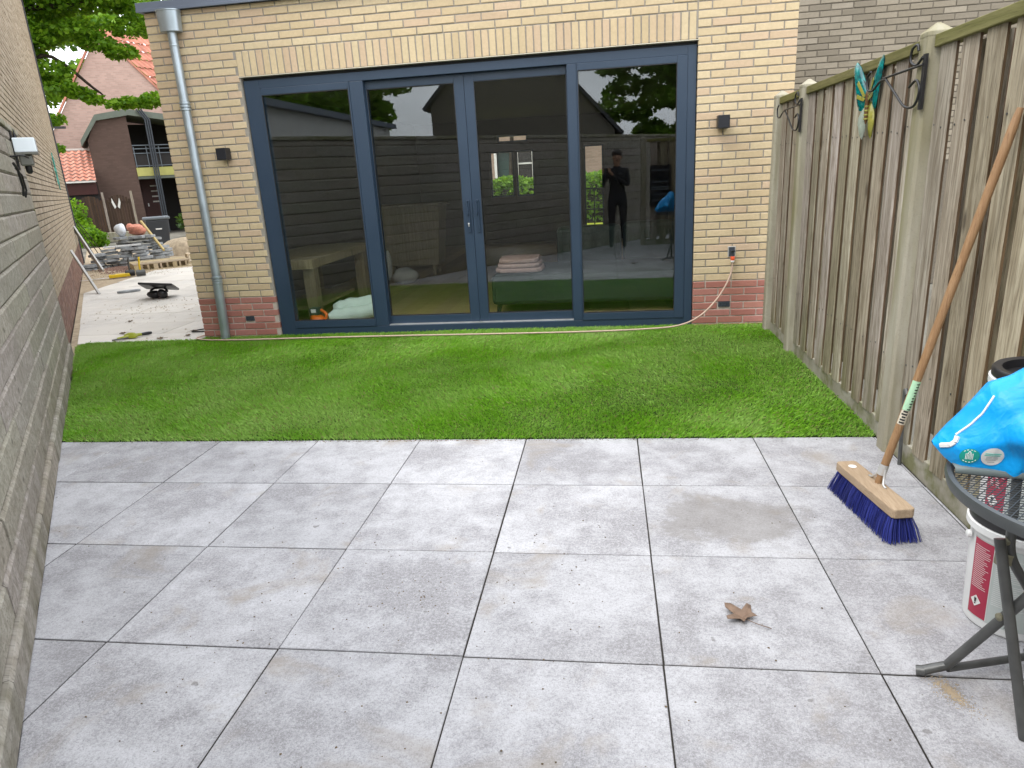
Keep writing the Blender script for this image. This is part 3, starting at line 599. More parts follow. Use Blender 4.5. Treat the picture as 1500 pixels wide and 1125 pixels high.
def wooden_fence():
    t = thing('wooden_fence', (1.82, 0, 0), 'weathered vertical board fence between mossy concrete posts', 'fence')
    X = 1.825; py = [3.06, 2.32, .43, -1.46, -3.35]
    for y in py: post(t, X-.003, y)
    for a, b in zip(py, py[1:]):
        fence_run(t, (X-.012, a-.052, 0), (0, -1, 0), a-b-.104, 0)
        r = MB(); r.box(X-.030, X+.045, b+.049, a-.049, 1.797, 1.845); obj('top_rail', r, 'rail_algae', t, bevel=.004)
        r = MB(); r.box(X-.008, X+.034, b+.049, a-.049, -.05, .098); obj('kick_board', r, 'concrete_kick', t, bevel=.004)
        for z in (.42, 1.45): obj('cross_batten', MB().box(X+.085, X+.11, b+.049, a-.049, z, z+.07), 'fence_wood', t)
    b = thing('back_fence', (1.42, -3.52, 0), 'short return of board fence closing the corner behind the table', 'fence')
    post(b, 1.13, -3.52)
    fence_run(b, (1.74, -3.50, 0), (-1, 0, 0), .56, 0)
    obj('top_rail', MB().box(1.19, 1.742, -3.55, -3.475, 1.797, 1.845), 'rail_algae', b, bevel=.004); obj('kick_board', MB().box(1.19, 1.742, -3.535, -3.498, -.05, .098), 'concrete_kick', b)
wooden_fence()

# ---------------------------------------------------------------- things on the fence and the walls
def bracket(y, z, label, L=.62):
    t = thing('hanging_bracket', (1.76, y, z-.2), label, 'bracket', 'wrought iron brackets on the fence'); x = 1.764
    obj('back_plate', MB().box(x-.003, x+.008, y-.013, y+.013, z-.175, z+.04), 'black_metal', t)
    m = MB(); r = .0055
    m.tube([(x-.004, y, z), (x-.004, y+L*.72, z-.005)], r, 8)
    hook = bez([(x-.004, y+L*.66, z-.012), (x-.004, y+L*.78, z-.015), (x-.004, y+L*.92, z-.045), (x-.004, y+L*1.04, z-.035), (x-.004, y+L*1.07, z+.02), (x-.004, y+L*1.0, z+.045)], 5); m.tube(hook, r, 8)
    obj('arm', m, 'black_metal', t, smooth=60)
    m = MB(); m.tube(bez([(x-.004, y+L*.66, z-.012), (x-.004, y+L*.45, z-.085), (x-.004, y+L*.25, z-.15), (x-.004, y+.05, z-.155), (x-.004, y+.012, z-.10), (x-.004, y+.05, z-.055), (x-.004, y+.12, z-.075)], 6), r, 8); obj('lower_scroll', m, 'black_metal', t, smooth=60)
    m = MB(); m.tube(bez([(x-.004, y+.01, z+.03), (x-.004, y+.07, z+.006), (x-.004, y+.13, z+.03), (x-.004, y+.125, z+.075), (x-.004, y+.075, z+.085), (x-.004, y+.06, z+.06)], 6), r, 8); obj('upper_scroll', m, 'black_metal', t, smooth=60)
bracket(.378, 1.735, 'black scrolled hanging bracket reaching over the metal butterfly', .60)
bracket(2.268, 1.735, 'black scrolled hanging bracket beside the brick wall corner', .60)

def butterfly():
    x0 = 1.808; cy, cz = 1.05, 1.655; t = thing('butterfly_ornament', (x0, cy, 1.5), 'teal and yellow metal butterfly hung on the board fence', 'ornament')
    def wing(pts, mat, tilt, name='wing'):
        m = MB(); n = len(pts); c = (cy, cz); rings = []
        for k, dome in ((1., 0), (.8, .010), (.45, .017), (.08, .016)):
            gx = sum(p[0] for p in pts)/n; gz = sum(p[1] for p in pts)/n
            rings.append([(x0-.012-dome-abs(gx+(p[0]-gx)*k)*tilt, cy+gx+(p[0]-gx)*k, cz+gz+(p[1]-gz)*k) for p in pts])
        vs = sum(rings, []); fs = [tuple(3*n+i for i in range(n))]
        for r_ in range(3):
            for i in range(n): j = (i+1) % n; fs.append((r_*n+i, r_*n+j, (r_+1)*n+j, (r_+1)*n+i))
        bk = [(a+.003, b, c_) for a, b, c_ in rings[0]]; b0 = len(vs); vs += bk; fs.append(tuple(b0+i for i in range(n)))
        m.add(vs, fs); return obj(name, m, mat, t, smooth=50)
    def sym(poly, s): return [(s*a, b) for a, b in poly]
    for s in (1, -1):
        up = [(.012, .0), (.055, -.05), (.085, -.045), (.105, .02), (.135, .12), (.148, .175), (.13, .195), (.095, .165), (.05, .09), (.015, .03)]
        lo = [(.008, -.005), (.05, -.035), (.075, -.075), (.078, -.115), (.060, -.165), (.045, -.19), (.03, -.15), (.012, -.07)]
        tl = .30 if s > 0 else .04; w = wing(sym(up, s), 'wing_teal', tl); wing(sym(lo, s), 'wing_grey' if s > 0 else 'wing_yellow', tl)
        for q in ([(.012, .02), (.03, .018), (.085, .085), (.075, .10)], [(.012, .01), (.025, -.003), (.08, .015), (.078, .035)]):
            m = MB(); m.prism([(x0-.031-a*tl, cy+s*a, cz+b) for a, b in q], (-.002, 0, 0)); obj('vein', m, 'wing_yellow', w)
    b = MB(); b.lathe([(.002, -.115), (.010, -.09), (.012, -.03), (.010, 0), (.013, .02), (.010, .04), (.002, .05)], (x0-.028, cy, cz), 12); body = obj('body', b, 'body_brown', t, smooth=60)
    for k in range(4): obj('band', MB().lathe([(.0118, -.004), (.0135, 0), (.0118, .004)], (x0-.028, cy, cz-.03-k*.02), 12), 'wing_yellow', body, smooth=60)
    for s in (1, -1): obj('antenna', MB().tube(bez([(x0-.03, cy+s*.004, cz+.045), (x0-.035, cy+s*.02, cz+.075), (x0-.04, cy+s*.045, cz+.10)], 4), .0022, 6), 'black_metal', body)
butterfly()

def wall_lamp(x, z, label):
    t = thing('wall_lamp', (x, FY, z), label, 'lamp', 'cube wall lamps beside the glass doors')
    obj('housing', MB().box(x-.046, x+.046, FY-.108, FY-.016, z-.05, z+.05), 'lamp_black', t, bevel=.003)
    obj('mount_plate', MB().box(x-.038, x+.038, FY-.0165, FY+.002, z-.042, z+.042), 'lamp_black', t)
    obj('lens', MB().box(x-.034, x+.034, FY-.096, FY-.028, z-.054, z-.0495), 'lens_grey', t)
wall_lamp(-2.955, 1.712, 'black cube wall lamp beside the zinc downpipe'); wall_lamp(1.408, 1.705, 'black cube wall lamp beside the wooden fence')

def tap():
    x = 1.524; t = thing('outdoor_tap', (x, FY, .56), 'chrome recessed garden tap with orange hose connector on brick wall', 'tap')
    p = MB(); p.box(x-.033, x+.033, FY-.006, FY+.004, .605, .695); obj('plate', p, 'steel', t, bevel=.002)
    b = MB(); b.box(x-.024, x+.024, FY-.012, FY-.0062, .612, .688); b.lathe([(.015, 0), (.015, .03), (.011, .034)], (x+.004, FY-.012, .645), 16, (0, -1, 0)); b.tube([(x+.004, FY-.034, .648), (x+.004, FY-.036, .612)], .010, 12); obj('valve', b, 'vent_slate', t, smooth=40)
    obj('lever', MB().box(x-.012, x+.020, FY-.055, FY-.040, .652, .664), 'black_plastic', t, bevel=.003)
    obj('connector', MB().lathe([(.014, 0), (.0175, .006), (.0175, .03), (.015, .034)], (x+.004, FY-.036, .578), 16), 'tap_orange', t, smooth=40); obj('connector_ring', MB().lathe([(.012, 0), (.0155, .003), (.0155, .014), (.013, .0165)], (x+.004, FY-.036, .5615), 16), 'tap_white', t, smooth=40)
    h = bez([(x+.004, FY-.036, .566), (x, FY-.040, .50), (1.49, FY-.06, .40), (1.40, FY-.10, .26), (1.26, FY-.15, .13), (1.08, FY-.19, .055), (.80, FY-.215, .034), (.2, FY-.25, .031), (-.7, FY-.24, .031), (-1.5, FY-.22, .031), (-2.3, FY-.215, .031), (-2.95, FY-.225, .031), (-3.3, FY-.20, .03), (-3.50, FY-.13, .026), (-3.585, FY-.01, .016), (-3.56, FY+.2, .012)], 8)
    obj('garden_hose', MB().tube(h, .0075, 8), 'hose', None, smooth=60, label='thin beige garden hose trailing from the tap along the house', cat='hose')
tap()

def solar_lamp():
    t = thing('solar_lamp', S(4.83, .03, 1.62), 'white topped solar wall lamp on the concrete fence end', 'lamp')
    def Q(ds, off, z): return S(4.83+ds, off-.02, z)
    def bx(s0, s1, a, b, z0, z1): return MB().obox(Q(s0, a, z0), DW*(s1-s0), NW*(b-a), (0, 0, z1-z0))
    obj('back_plate', bx(-.045, .045, .024, .034, 1.64, 1.93), 'black_metal', t, bevel=.003)
    obj('hood', bx(-.09, .085, .030, .175, 1.768, 1.874), 'solar_white', t, bevel=.006); obj('hood_rim', bx(-.094, .089, .028, .179, 1.750, 1.7678), 'lens_grey', t, bevel=.003)
    obj('lamp_body', bx(-.06, .06, .045, .135, 1.668, 1.7498), 'lens_grey', t, bevel=.012); obj('sensor', MB().lathe([(.012, -.06), (.024, -.045), (.024, 0)], Q(.0, .09, 1.669), 14), 'black_plastic', t, smooth=50); obj('finial', MB().lathe([(.012, 0), (.014, .02), (.006, .04), (.002, .07)], Q(0, .05, 1.874), 10), 'black_metal', t, smooth=60)
    k = thing('hanging_tool_rack', S(4.05, .03, 1.5), 'black iron strap hanging on the concrete fence below the solar lamp', 'rack')
    obj('strap', MB().tube([S(4.02, .035, 1.66), S(4.05, .05, 1.62), S(4.12, .05, 1.50), S(4.14, .04, 1.44)], .009, 8).tube([S(4.10, .035, 1.63), S(4.13, .06, 1.58), S(4.19, .06, 1.48), S(4.20, .045, 1.43)], .007, 8), 'black_metal', k); obj('hook', MB().tube(bez([S(3.98, .03, 1.70), S(3.98, .10, 1.705), S(4.02, .13, 1.69)], 5), .006, 8), 'black_metal', k)
    st = MB(); c = S(12.3, -.02, 1.86)
    for i in range(8):
        a = math.pi*i/4; b = a+math.pi/8; e = a-math.pi/8
        pt = lambda an, rr: c+DW*(math.cos(an)*rr)+Vector((0, 0, math.sin(an)*rr))
        st.prism([pt(a, .05), pt(e, .16), pt(a, .30), pt(b, .16)], NW*.015)
    tag(obj('star_ornament', st, 'star_teal'), 'green star shaped wall ornament on the taupe brick wall', 'ornament')
solar_lamp()

# ---------------------------------------------------------------- things on the patio
def broom():
    C = Vector((1.494, -.252, 0)); ax = Vector((.149, -.989, 0)).normalized(); pr = Vector((-ax.y, ax.x, 0)); t = thing('push_broom', C, 'wooden push broom with dark blue bristles leaning on the fence', 'broom')
    L, W = .225, .044; z0, z1 = .098, .136; P = []
    for i in range(48):
        a = 2*math.pi*i/48; cx, sx = math.cos(a), math.sin(a); k = 16; q = (abs(cx)**k+abs(sx)**k)**(-1/k); P.append(C+ax*(L*cx*q)+pr*(W*sx*q)+Vector((0, 0, z0)))
    obj('head', MB().prism(P, (0, 0, z1-z0)), 'broom_block', t, bevel=.005)
    obj('hang_hole', MB().lathe([(.016, 0), (.016, .0015), (.004, .0016)], C-ax*.165+Vector((0, 0, z1-.0006)), 16), 'print_white', t)
    br = MB(); r = random.Random(5)
    for i in range(64):
        for j in range(13):
            u = (i+.5)/64*2-1; v = (j+.5)/13*2-1
            for k in range(3):
                uu = u+r.uniform(-.03, .03); vv = v+r.uniform(-.1, .1); a = C+ax*(uu*L*.95)+pr*(vv*W*.86)+Vector((0, 0, z0+.002))
                fl = 1.0+.055*abs(uu)**3; e = C+ax*(uu*L*1.02*fl+r.uniform(-.005, .005))+pr*(vv*W*1.45+r.uniform(-.006, .006))+Vector((0, 0, .002+r.uniform(0, .004)))
                wv = (ax*r.uniform(-1, 1)+pr*r.uniform(-1, 1)).normalized()*.0013; m_ = (a+e)/2+pr*(vv*.004); n_ = wv.cross(Vector((0, 0, 1)))
                br.add([a-wv, a+wv, m_+wv, m_-wv, e+wv*.9, e-wv*.9, a-n_, a+n_, m_+n_, m_-n_, e+n_*.9, e-n_*.9], [(0, 1, 2, 3), (3, 2, 4, 5), (6, 7, 8, 9), (9, 8, 10, 11)])
    tag(obj('bristles', br, 'bristle', t), kind='stuff')
    b = C+Vector((.020, .008, z1-.012)); top = Vector((1.795, -.318, 1.512)); d = (top-b)
    pts = [b+d*(i/24)+Vector((0, 0, 0)) for i in range(25)]; rs = [.0125, .0145]+[.0150+.0004*math.sin(i*1.7) for i in range(21)]+[.0145, .010]
    obj('handle', MB().tube(pts, rs, 16), 'broom_stick', t, smooth=50)
    dn = d.normalized(); m = MB()
    m.tube([b+dn*.05, b+dn*.095], .0168, 16, False)
    for s in (1, -1):
        p0 = b+dn*.075+ax*(s*.016); m.tube(bez([p0, b+dn*.045+ax*(s*.024), b+ax*(s*.042)+Vector((0, 0, .02)), b+ax*(s*.062)+Vector((0, 0, .014))], 5), .0048, 8)
    obj('brace', m, 'steel', t, smooth=50)
    side = (CAM-(b+d*.22)); side = (side-dn*side.dot(dn)).normalized(); w = side.cross(dn)
    s1 = MB(); s2 = MB(); s3 = MB()
    def band(mb, k0, k1, a0, a1, rr):
        n = 8; vs = []
        for kk in (k0, k1):
            for i in range(n+1): a = a0+(a1-a0)*i/n; vs.append(b+dn*kk+(side*math.cos(a)+w*math.sin(a))*rr)
        mb.add(vs, [(i, i+1, n+2+i, n+1+i) for i in range(n)])
    Ls = d.length
    band(s1, .335, .455, -1.3, .9, .0161); obj('sticker', s1, 'sticker_label', t)
    band(s2, .275, .334, -1.3, .9, .0161); obj('sticker', s2, 'cream_strip', t)
    r = random.Random(3)
    for k in range(15):
        kk = .28+k*.0115
        if kk < .335: band(s3, kk, kk+.007, -.55+r.uniform(-.2, .1), .45+r.uniform(-.2, .2), .01645)
        else: band(s3, kk, kk+.0045, -1.05, -.45+r.uniform(-.15, .2), .01645); band(s3, kk+.001, kk+.0085, -.85, -.75, .01648)
    obj('sticker_print', s3, 'print_black', t)
broom()
rod = MB(); rod.tube([(1.792, .235, -.005), (1.790, .262, .355)], .0085, 10); rod.tube([(1.792, .238, .34), (1.793, .262, .36)], .011, 10)
tag(obj('iron_rod', rod, 'leg_metal'), 'thin rusty iron rod standing against the fence boards', 'rod')

def maple_leaf(c, size, rot, mat, label, group=None, lift=.012, seed=1):
    r = random.Random(seed); t = thing('dry_leaf', c, label, 'leaf', group); N = 5; out = []
    lob = [(-2.45, .62), (-2.0, .40), (-1.35, .85), (-1.1, .86), (-.72, .46), (-.22, .95), (0, 1.12), (.2, .95), (.62, .46), (1.05, .88), (1.25, .92), (1.75, .42), (2.2, .62), (2.75, .24), (3.5, .24)]
    pts = [(size*q*math.cos(a+rot), size*q*math.sin(a+rot)) for a, q in lob]; n = len(pts)
    vs = [(c[0], c[1], c[2]+.004)]; z = lambda x, y, k: c[2]+.004+lift*k*(.4+abs(math.sin(3*math.atan2(y, x)+seed)))
    vs += [(c[0]+x*.5, c[1]+y*.5, z(x, y, .5)) for x, y in pts]+[(c[0]+x, c[1]+y, z(x, y, 1.0)) for x, y in pts]; fs = []
    for i in range(n): j = (i+1) % n; fs += [(0, 1+i, 1+j), (1+i, 1+n+i, 1+n+j, 1+j)]
    o = obj('blade', MB().add(vs, fs), mat, t, smooth=30); so = o.modifiers.new('solid', 'SOLIDIFY'); so.thickness = .0012
    a = rot+math.pi*.99; obj('stalk', MB().tube(bez([(c[0], c[1], c[2]+.005), (c[0]+size*.7*math.cos(a), c[1]+size*.7*math.sin(a), c[2]+.010), (c[0]+size*1.35*math.cos(a+.25), c[1]+size*1.35*math.sin(a+.25), c[2]+.004)], 5), .0014, 6), mat, t)
maple_leaf((.868, -.972, .0), .066, 2.35, 'dry_leaf', 'curled brown maple leaf lying on the grey paving', lift=.014)

def crumbs(name, c, rx, ry, n, mat, label, cat, seed, s0=.0015, s1=.005, ang=0.):
    r = random.Random(seed); m = MB()
    for i in range(n):
        q = abs(r.gauss(0, .5)); a = r.uniform(0, 6.283); x, y = rx*q*math.cos(a), ry*q*math.sin(a); s = r.uniform(s0, s1); X = c[0]+x*math.cos(ang)-y*math.sin(ang); Y = c[1]+x*math.sin(ang)+y*math.cos(ang); e = r.uniform(0, 3)
        vs = [(X+s*math.cos(e+k*1.57)*r.uniform(.6, 1.2), Y+s*math.sin(e+k*1.57)*r.uniform(.6, 1.2), c[2]-.0005) for k in range(4)]+[(X, Y, c[2]+s*.55)]
        m.add(vs, [(0, 1, 4), (1, 2, 4), (2, 3, 4), (3, 0, 4)])
    return tag(obj(name, m, mat), label, cat, kind='stuff')
crumbs('sand_spill', (1.352, -1.262, .0012), .085, .035, 1300, 'sand', 'spilled yellow sand on the paving under the metal table', 'sand', 4, .0006, .0024, -1.25)

crumbs('edge_dirt', (-.5, .548, .0012), 2.4, .014, 700, 'earth', 'thin line of brown dirt along the edge between turf and paving', 'dirt', 33, .0015, .005, .0075)
crumbs('patio_grit', (-.2, -.9, .0012), 2.0, 1.5, 420, 'earth', 'tiny dark grit and dirt specks scattered over the grey paving', 'grit', 31, .0012, .0045)
def buckets():
    cx, cy = 1.665, -.925
    def bucket(z, h, label, top):
        t = thing('paint_bucket', (cx, cy, z), label, 'bucket', 'stacked white paint buckets'); r0, r1 = .120, .134
        b = MB(); b.lathe([(r0-.006, 0), (r0, .006), (r1-.003, h-.055), (r1+.004, h-.05), (r1+.004, h-.035), (r1, h-.033), (r1, h-.012), (r1-.006, h-.012), (r0-.004, .02)], (cx, cy, z), 48); obj('tub', b, 'white_plastic', t, smooth=40)
        lid = MB(); lid.lathe([(.004, h-.032), (r1-.020, h-.032), (r1-.018, h-.006), (r1+.001, h-.004), (r1+.006, h-.010), (r1+.006, h-.028), (r1+.001, h-.030)], (cx, cy, z), 48); obj('lid', lid, 'black_plastic', t, smooth=40)
        ring = MB(); ring.lathe([(r1+.001, h-.055), (r1+.011, h-.052), (r1+.011, h-.032), (r1+.005, h-.0305)], (cx, cy, z), 48); obj('rim', ring, 'white_plastic', t, smooth=40)
        def wrap(a0, a1, z0, z1, mat, name, off, n=18, par=t):
            m = MB(); vs = []
            for zz in (z0, z1):
                rr = r0+(r1-.003-r0)*(zz/(h-.055))+off
                for i in range(n+1): a = a0+(a1-a0)*i/n; vs.append((cx+rr*math.cos(a), cy+rr*math.sin(a), z+zz))
            m.add(vs, [(i, i+1, n+2+i, n+1+i) for i in range(n)]); return obj(name, m, mat, par, smooth=60)
        if h < .2: obj('cement_dust', MB().lathe([(.112, 0), (.06, .003), (.004, .004)], (cx, cy, z+h-.0325), 32), 'cement_dust', t, smooth=60); return
        av = math.atan2(CAM.y-cy, CAM.x-cx)
        a0 = av-.98
        lab = wrap(a0, av+1.35, .03, h-.075, 'label_grey', 'paper_label', .0007, 30)
        wrap(a0+.02, a0+.52, .034, h-.079, 'label_red', 'warning_panel', .0013, par=lab)
        pw = MB()
        def strip(mb, a, b, zz, hh, off):
            vs = []
            for q in (zz, zz+hh):
                rr = r0+(r1-.003-r0)*(q/(h-.055))+off
                for i in range(5): an = a+(b-a)*i/4; vs.append((cx+rr*math.cos(an), cy+rr*math.sin(an), z+q))
            mb.add(vs, [(i, i+1, 6+i, 5+i) for i in range(4)])
        rr_ = random.Random(int(z*100))
        for k in range(22): strip(pw, a0+.06, a0+.06+rr_.uniform(.22, .42), .13+k*(h-.225)/22, .0016, .0018)
        strip(pw, a0+.525, a0+.54, .034, h-.113, .0015)
        obj('small_print', pw, 'print_white', lab)
        pg = MB()
        for k in range(26): strip(pg, a0+.60, a0+.60+rr_.uniform(.35, .75), .10+k*(h-.20)/26, .0018, .0014)
        obj('small_print', pg, 'white_plastic', lab)
        am = a0+.24; rr = r0+(r1-r0)*.2+.0022; dz = .085; P = lambda da, zz: Vector((cx+rr*math.cos(am+da), cy+rr*math.sin(am+da), z+dz+zz)); nm = Vector((math.cos(am), math.sin(am), 0))
        obj('hazard_diamond', MB().prism([P(-.14, 0), P(0, -.019), P(.14, 0), P(0, .019)], nm*.0012), 'print_white', lab)
        e = MB(); e.prism([P(-.02, -.004)+nm*.0013, P(.02, -.004)+nm*.0013, P(.03, .010)+nm*.0013, P(-.03, .010)+nm*.0013], nm*.0006); e.prism([P(-.02, -.010)+nm*.0013, P(.02, -.010)+nm*.0013, P(.02, -.006)+nm*.0013, P(-.02, -.006)+nm*.0013], nm*.0006); obj('hazard_mark', e, 'print_black', lab)
        an = a0+1.02; rr = r0+.0032; c = Vector((cx+rr*math.cos(an), cy+rr*math.sin(an), z+.043)); U = Vector((-math.sin(an), math.cos(an), 0)); tm = MB(); text_mesh(tm, '2,5', .020, c, U, Vector((0, 0, 1))); obj('volume_print', tm, 'print_black', lab)
        obj('bail_ear', MB().lathe([(.013, 0), (.011, .010), (.004, .012)], (cx+(r1+.002)*math.cos(av-1.15), cy+(r1+.002)*math.sin(av-1.15), z+h-.085), 12, (math.cos(av-1.15), math.sin(av-1.15), 0)), 'white_plastic', t)
        if top: obj('cement_dust', MB().lathe([(.118, 0), (.06, .003), (.004, .004)], (cx, cy, z+h-.0325), 32), 'cement_dust', t, smooth=60)
    bucket(.0, .368, 'white paint bucket with red warning label standing on the paving', 0); bucket(.336, .368, 'white paint bucket stacked between a labelled bucket and a dusty tub', 0); bucket(.672, .135, 'shallow dusty paint tub on top of the bucket stack', 1)
buckets()

def table():
    cx, cy, R0, zt = 1.492, -1.478, .302, .705; t = thing('mesh_table', (cx, cy, 0), 'round dark grey metal mesh garden table with folding legs', 'table')
    rim = MB(); rim.lathe([(R0-.012, zt-.030), (R0, zt-.026), (R0+.004, zt-.010), (R0+.001, zt-.001), (R0-.008, zt+.001), (R0-.014, zt-.006), (R0-.012, zt-.030)], (cx, cy, 0), 72); rim.f = [f for f in rim.f if len(f) == 4]; rim.mi = rim.mi[:len(rim.f)]; obj('rim', rim, 'table_metal', t, smooth=40)
    m = MB(); st = .0125; wd = .0017; n = int(R0/st)+1; zz = zt-.010
    for s_ in (1, -1):                       # expanded-metal mesh: two crossing sets of thin strands
        dv = Vector((math.cos(s_*.55+.25), math.sin(s_*.55+.25), 0)); nv = Vector((-dv.y, dv.x, 0))
        for k in range(-n, n+1):
            q = k*st
            if abs(q) >= R0-.012: continue
            L = math.sqrt((R0-.011)**2-q*q); o = Vector((cx, cy, zz+s_*.0009))+nv*(q-wd/2)-dv*L; m.obox(o, dv*(2*L), nv*wd, (0, 0, .0016))
    tag(obj('mesh_top', m, 'table_metal', t), kind='stuff')
    off = Vector((.32, .085, 0)); B0 = Vector((1.298, -1.198, .014)); A1 = Vector((1.362, -1.205, .040)); X_ = Vector((1.437, -1.285, .258)); Atop = Vector((1.578, -1.43, .672))
    def legA(d): return MB().tube([B0+d, B0+d+(A1-B0)*.55, A1+d, A1+d+(X_-A1)*.12, X_+d, Atop+d], .0128, 14)
    lb = Vector((1.442, -1.435, .0)); lt = Vector((1.410, -1.258, .455)); sh_ = Vector((.010, .018, 0))
    def legB(d): return MB().tube([lb+d+sh_, lt+d+sh_], .0128, 14)
    for d in (Vector(), off):
        obj('leg', legA(d), 'leg_metal', t, smooth=40); obj('leg', legB(d*.92), 'leg_metal', t, smooth=40)
        obj('foot_cap', MB().tube([B0+d+Vector((-.007, .004, -.001)), B0+d+Vector((.012, -.004, .003))], .0140, 14), 'leg_metal', t, smooth=40)
        br = MB(); br.tube(bez([lt+d*.92+sh_+Vector((.020, .012, .222)), lt+d*.92+sh_+Vector((.028, .010, .05)), lt+d*.92+sh_+Vector((.036, .004, -.05)), lt+d*.92+sh_+Vector((.075, -.02, -.13))], 6), .0115, 12); obj('support_bar', br, 'leg_metal', t, smooth=50)
        for p in (X_+d+Vector((.002, .004, 0)), lt+d*.92+sh_+Vector((.015, .004, -.012))):
            obj('bolt', MB().lathe([(.002, -.024), (.010, -.020), (.010, .020), (.002, .024)], p, 12, (.9, .35, 0)), 'bolt_plastic', t, smooth=40)
        obj('clip', MB().obox(lt+d*.92+sh_+Vector((.004, -.013, -.075)), (.034, .006, 0), (-.004, .024, 0), (0, 0, .030)), 'bolt_plastic', t, bevel=.002)
    obj('ground_bar', MB().tube([A1+Vector((.0, -.004, -.006)), A1+off+Vector((.0, -.004, -.006))], .0105, 12), 'leg_metal', t, smooth=40); obj('ground_bar', MB().tube([lb+sh_+Vector((0, 0, .012)), lb+off*.92+sh_+Vector((0, 0, .012))], .0115, 12), 'leg_metal', t, smooth=40); obj('top_bar', MB().tube([Atop, Atop+off], .0115, 12), 'leg_metal', t, smooth=40)
table()

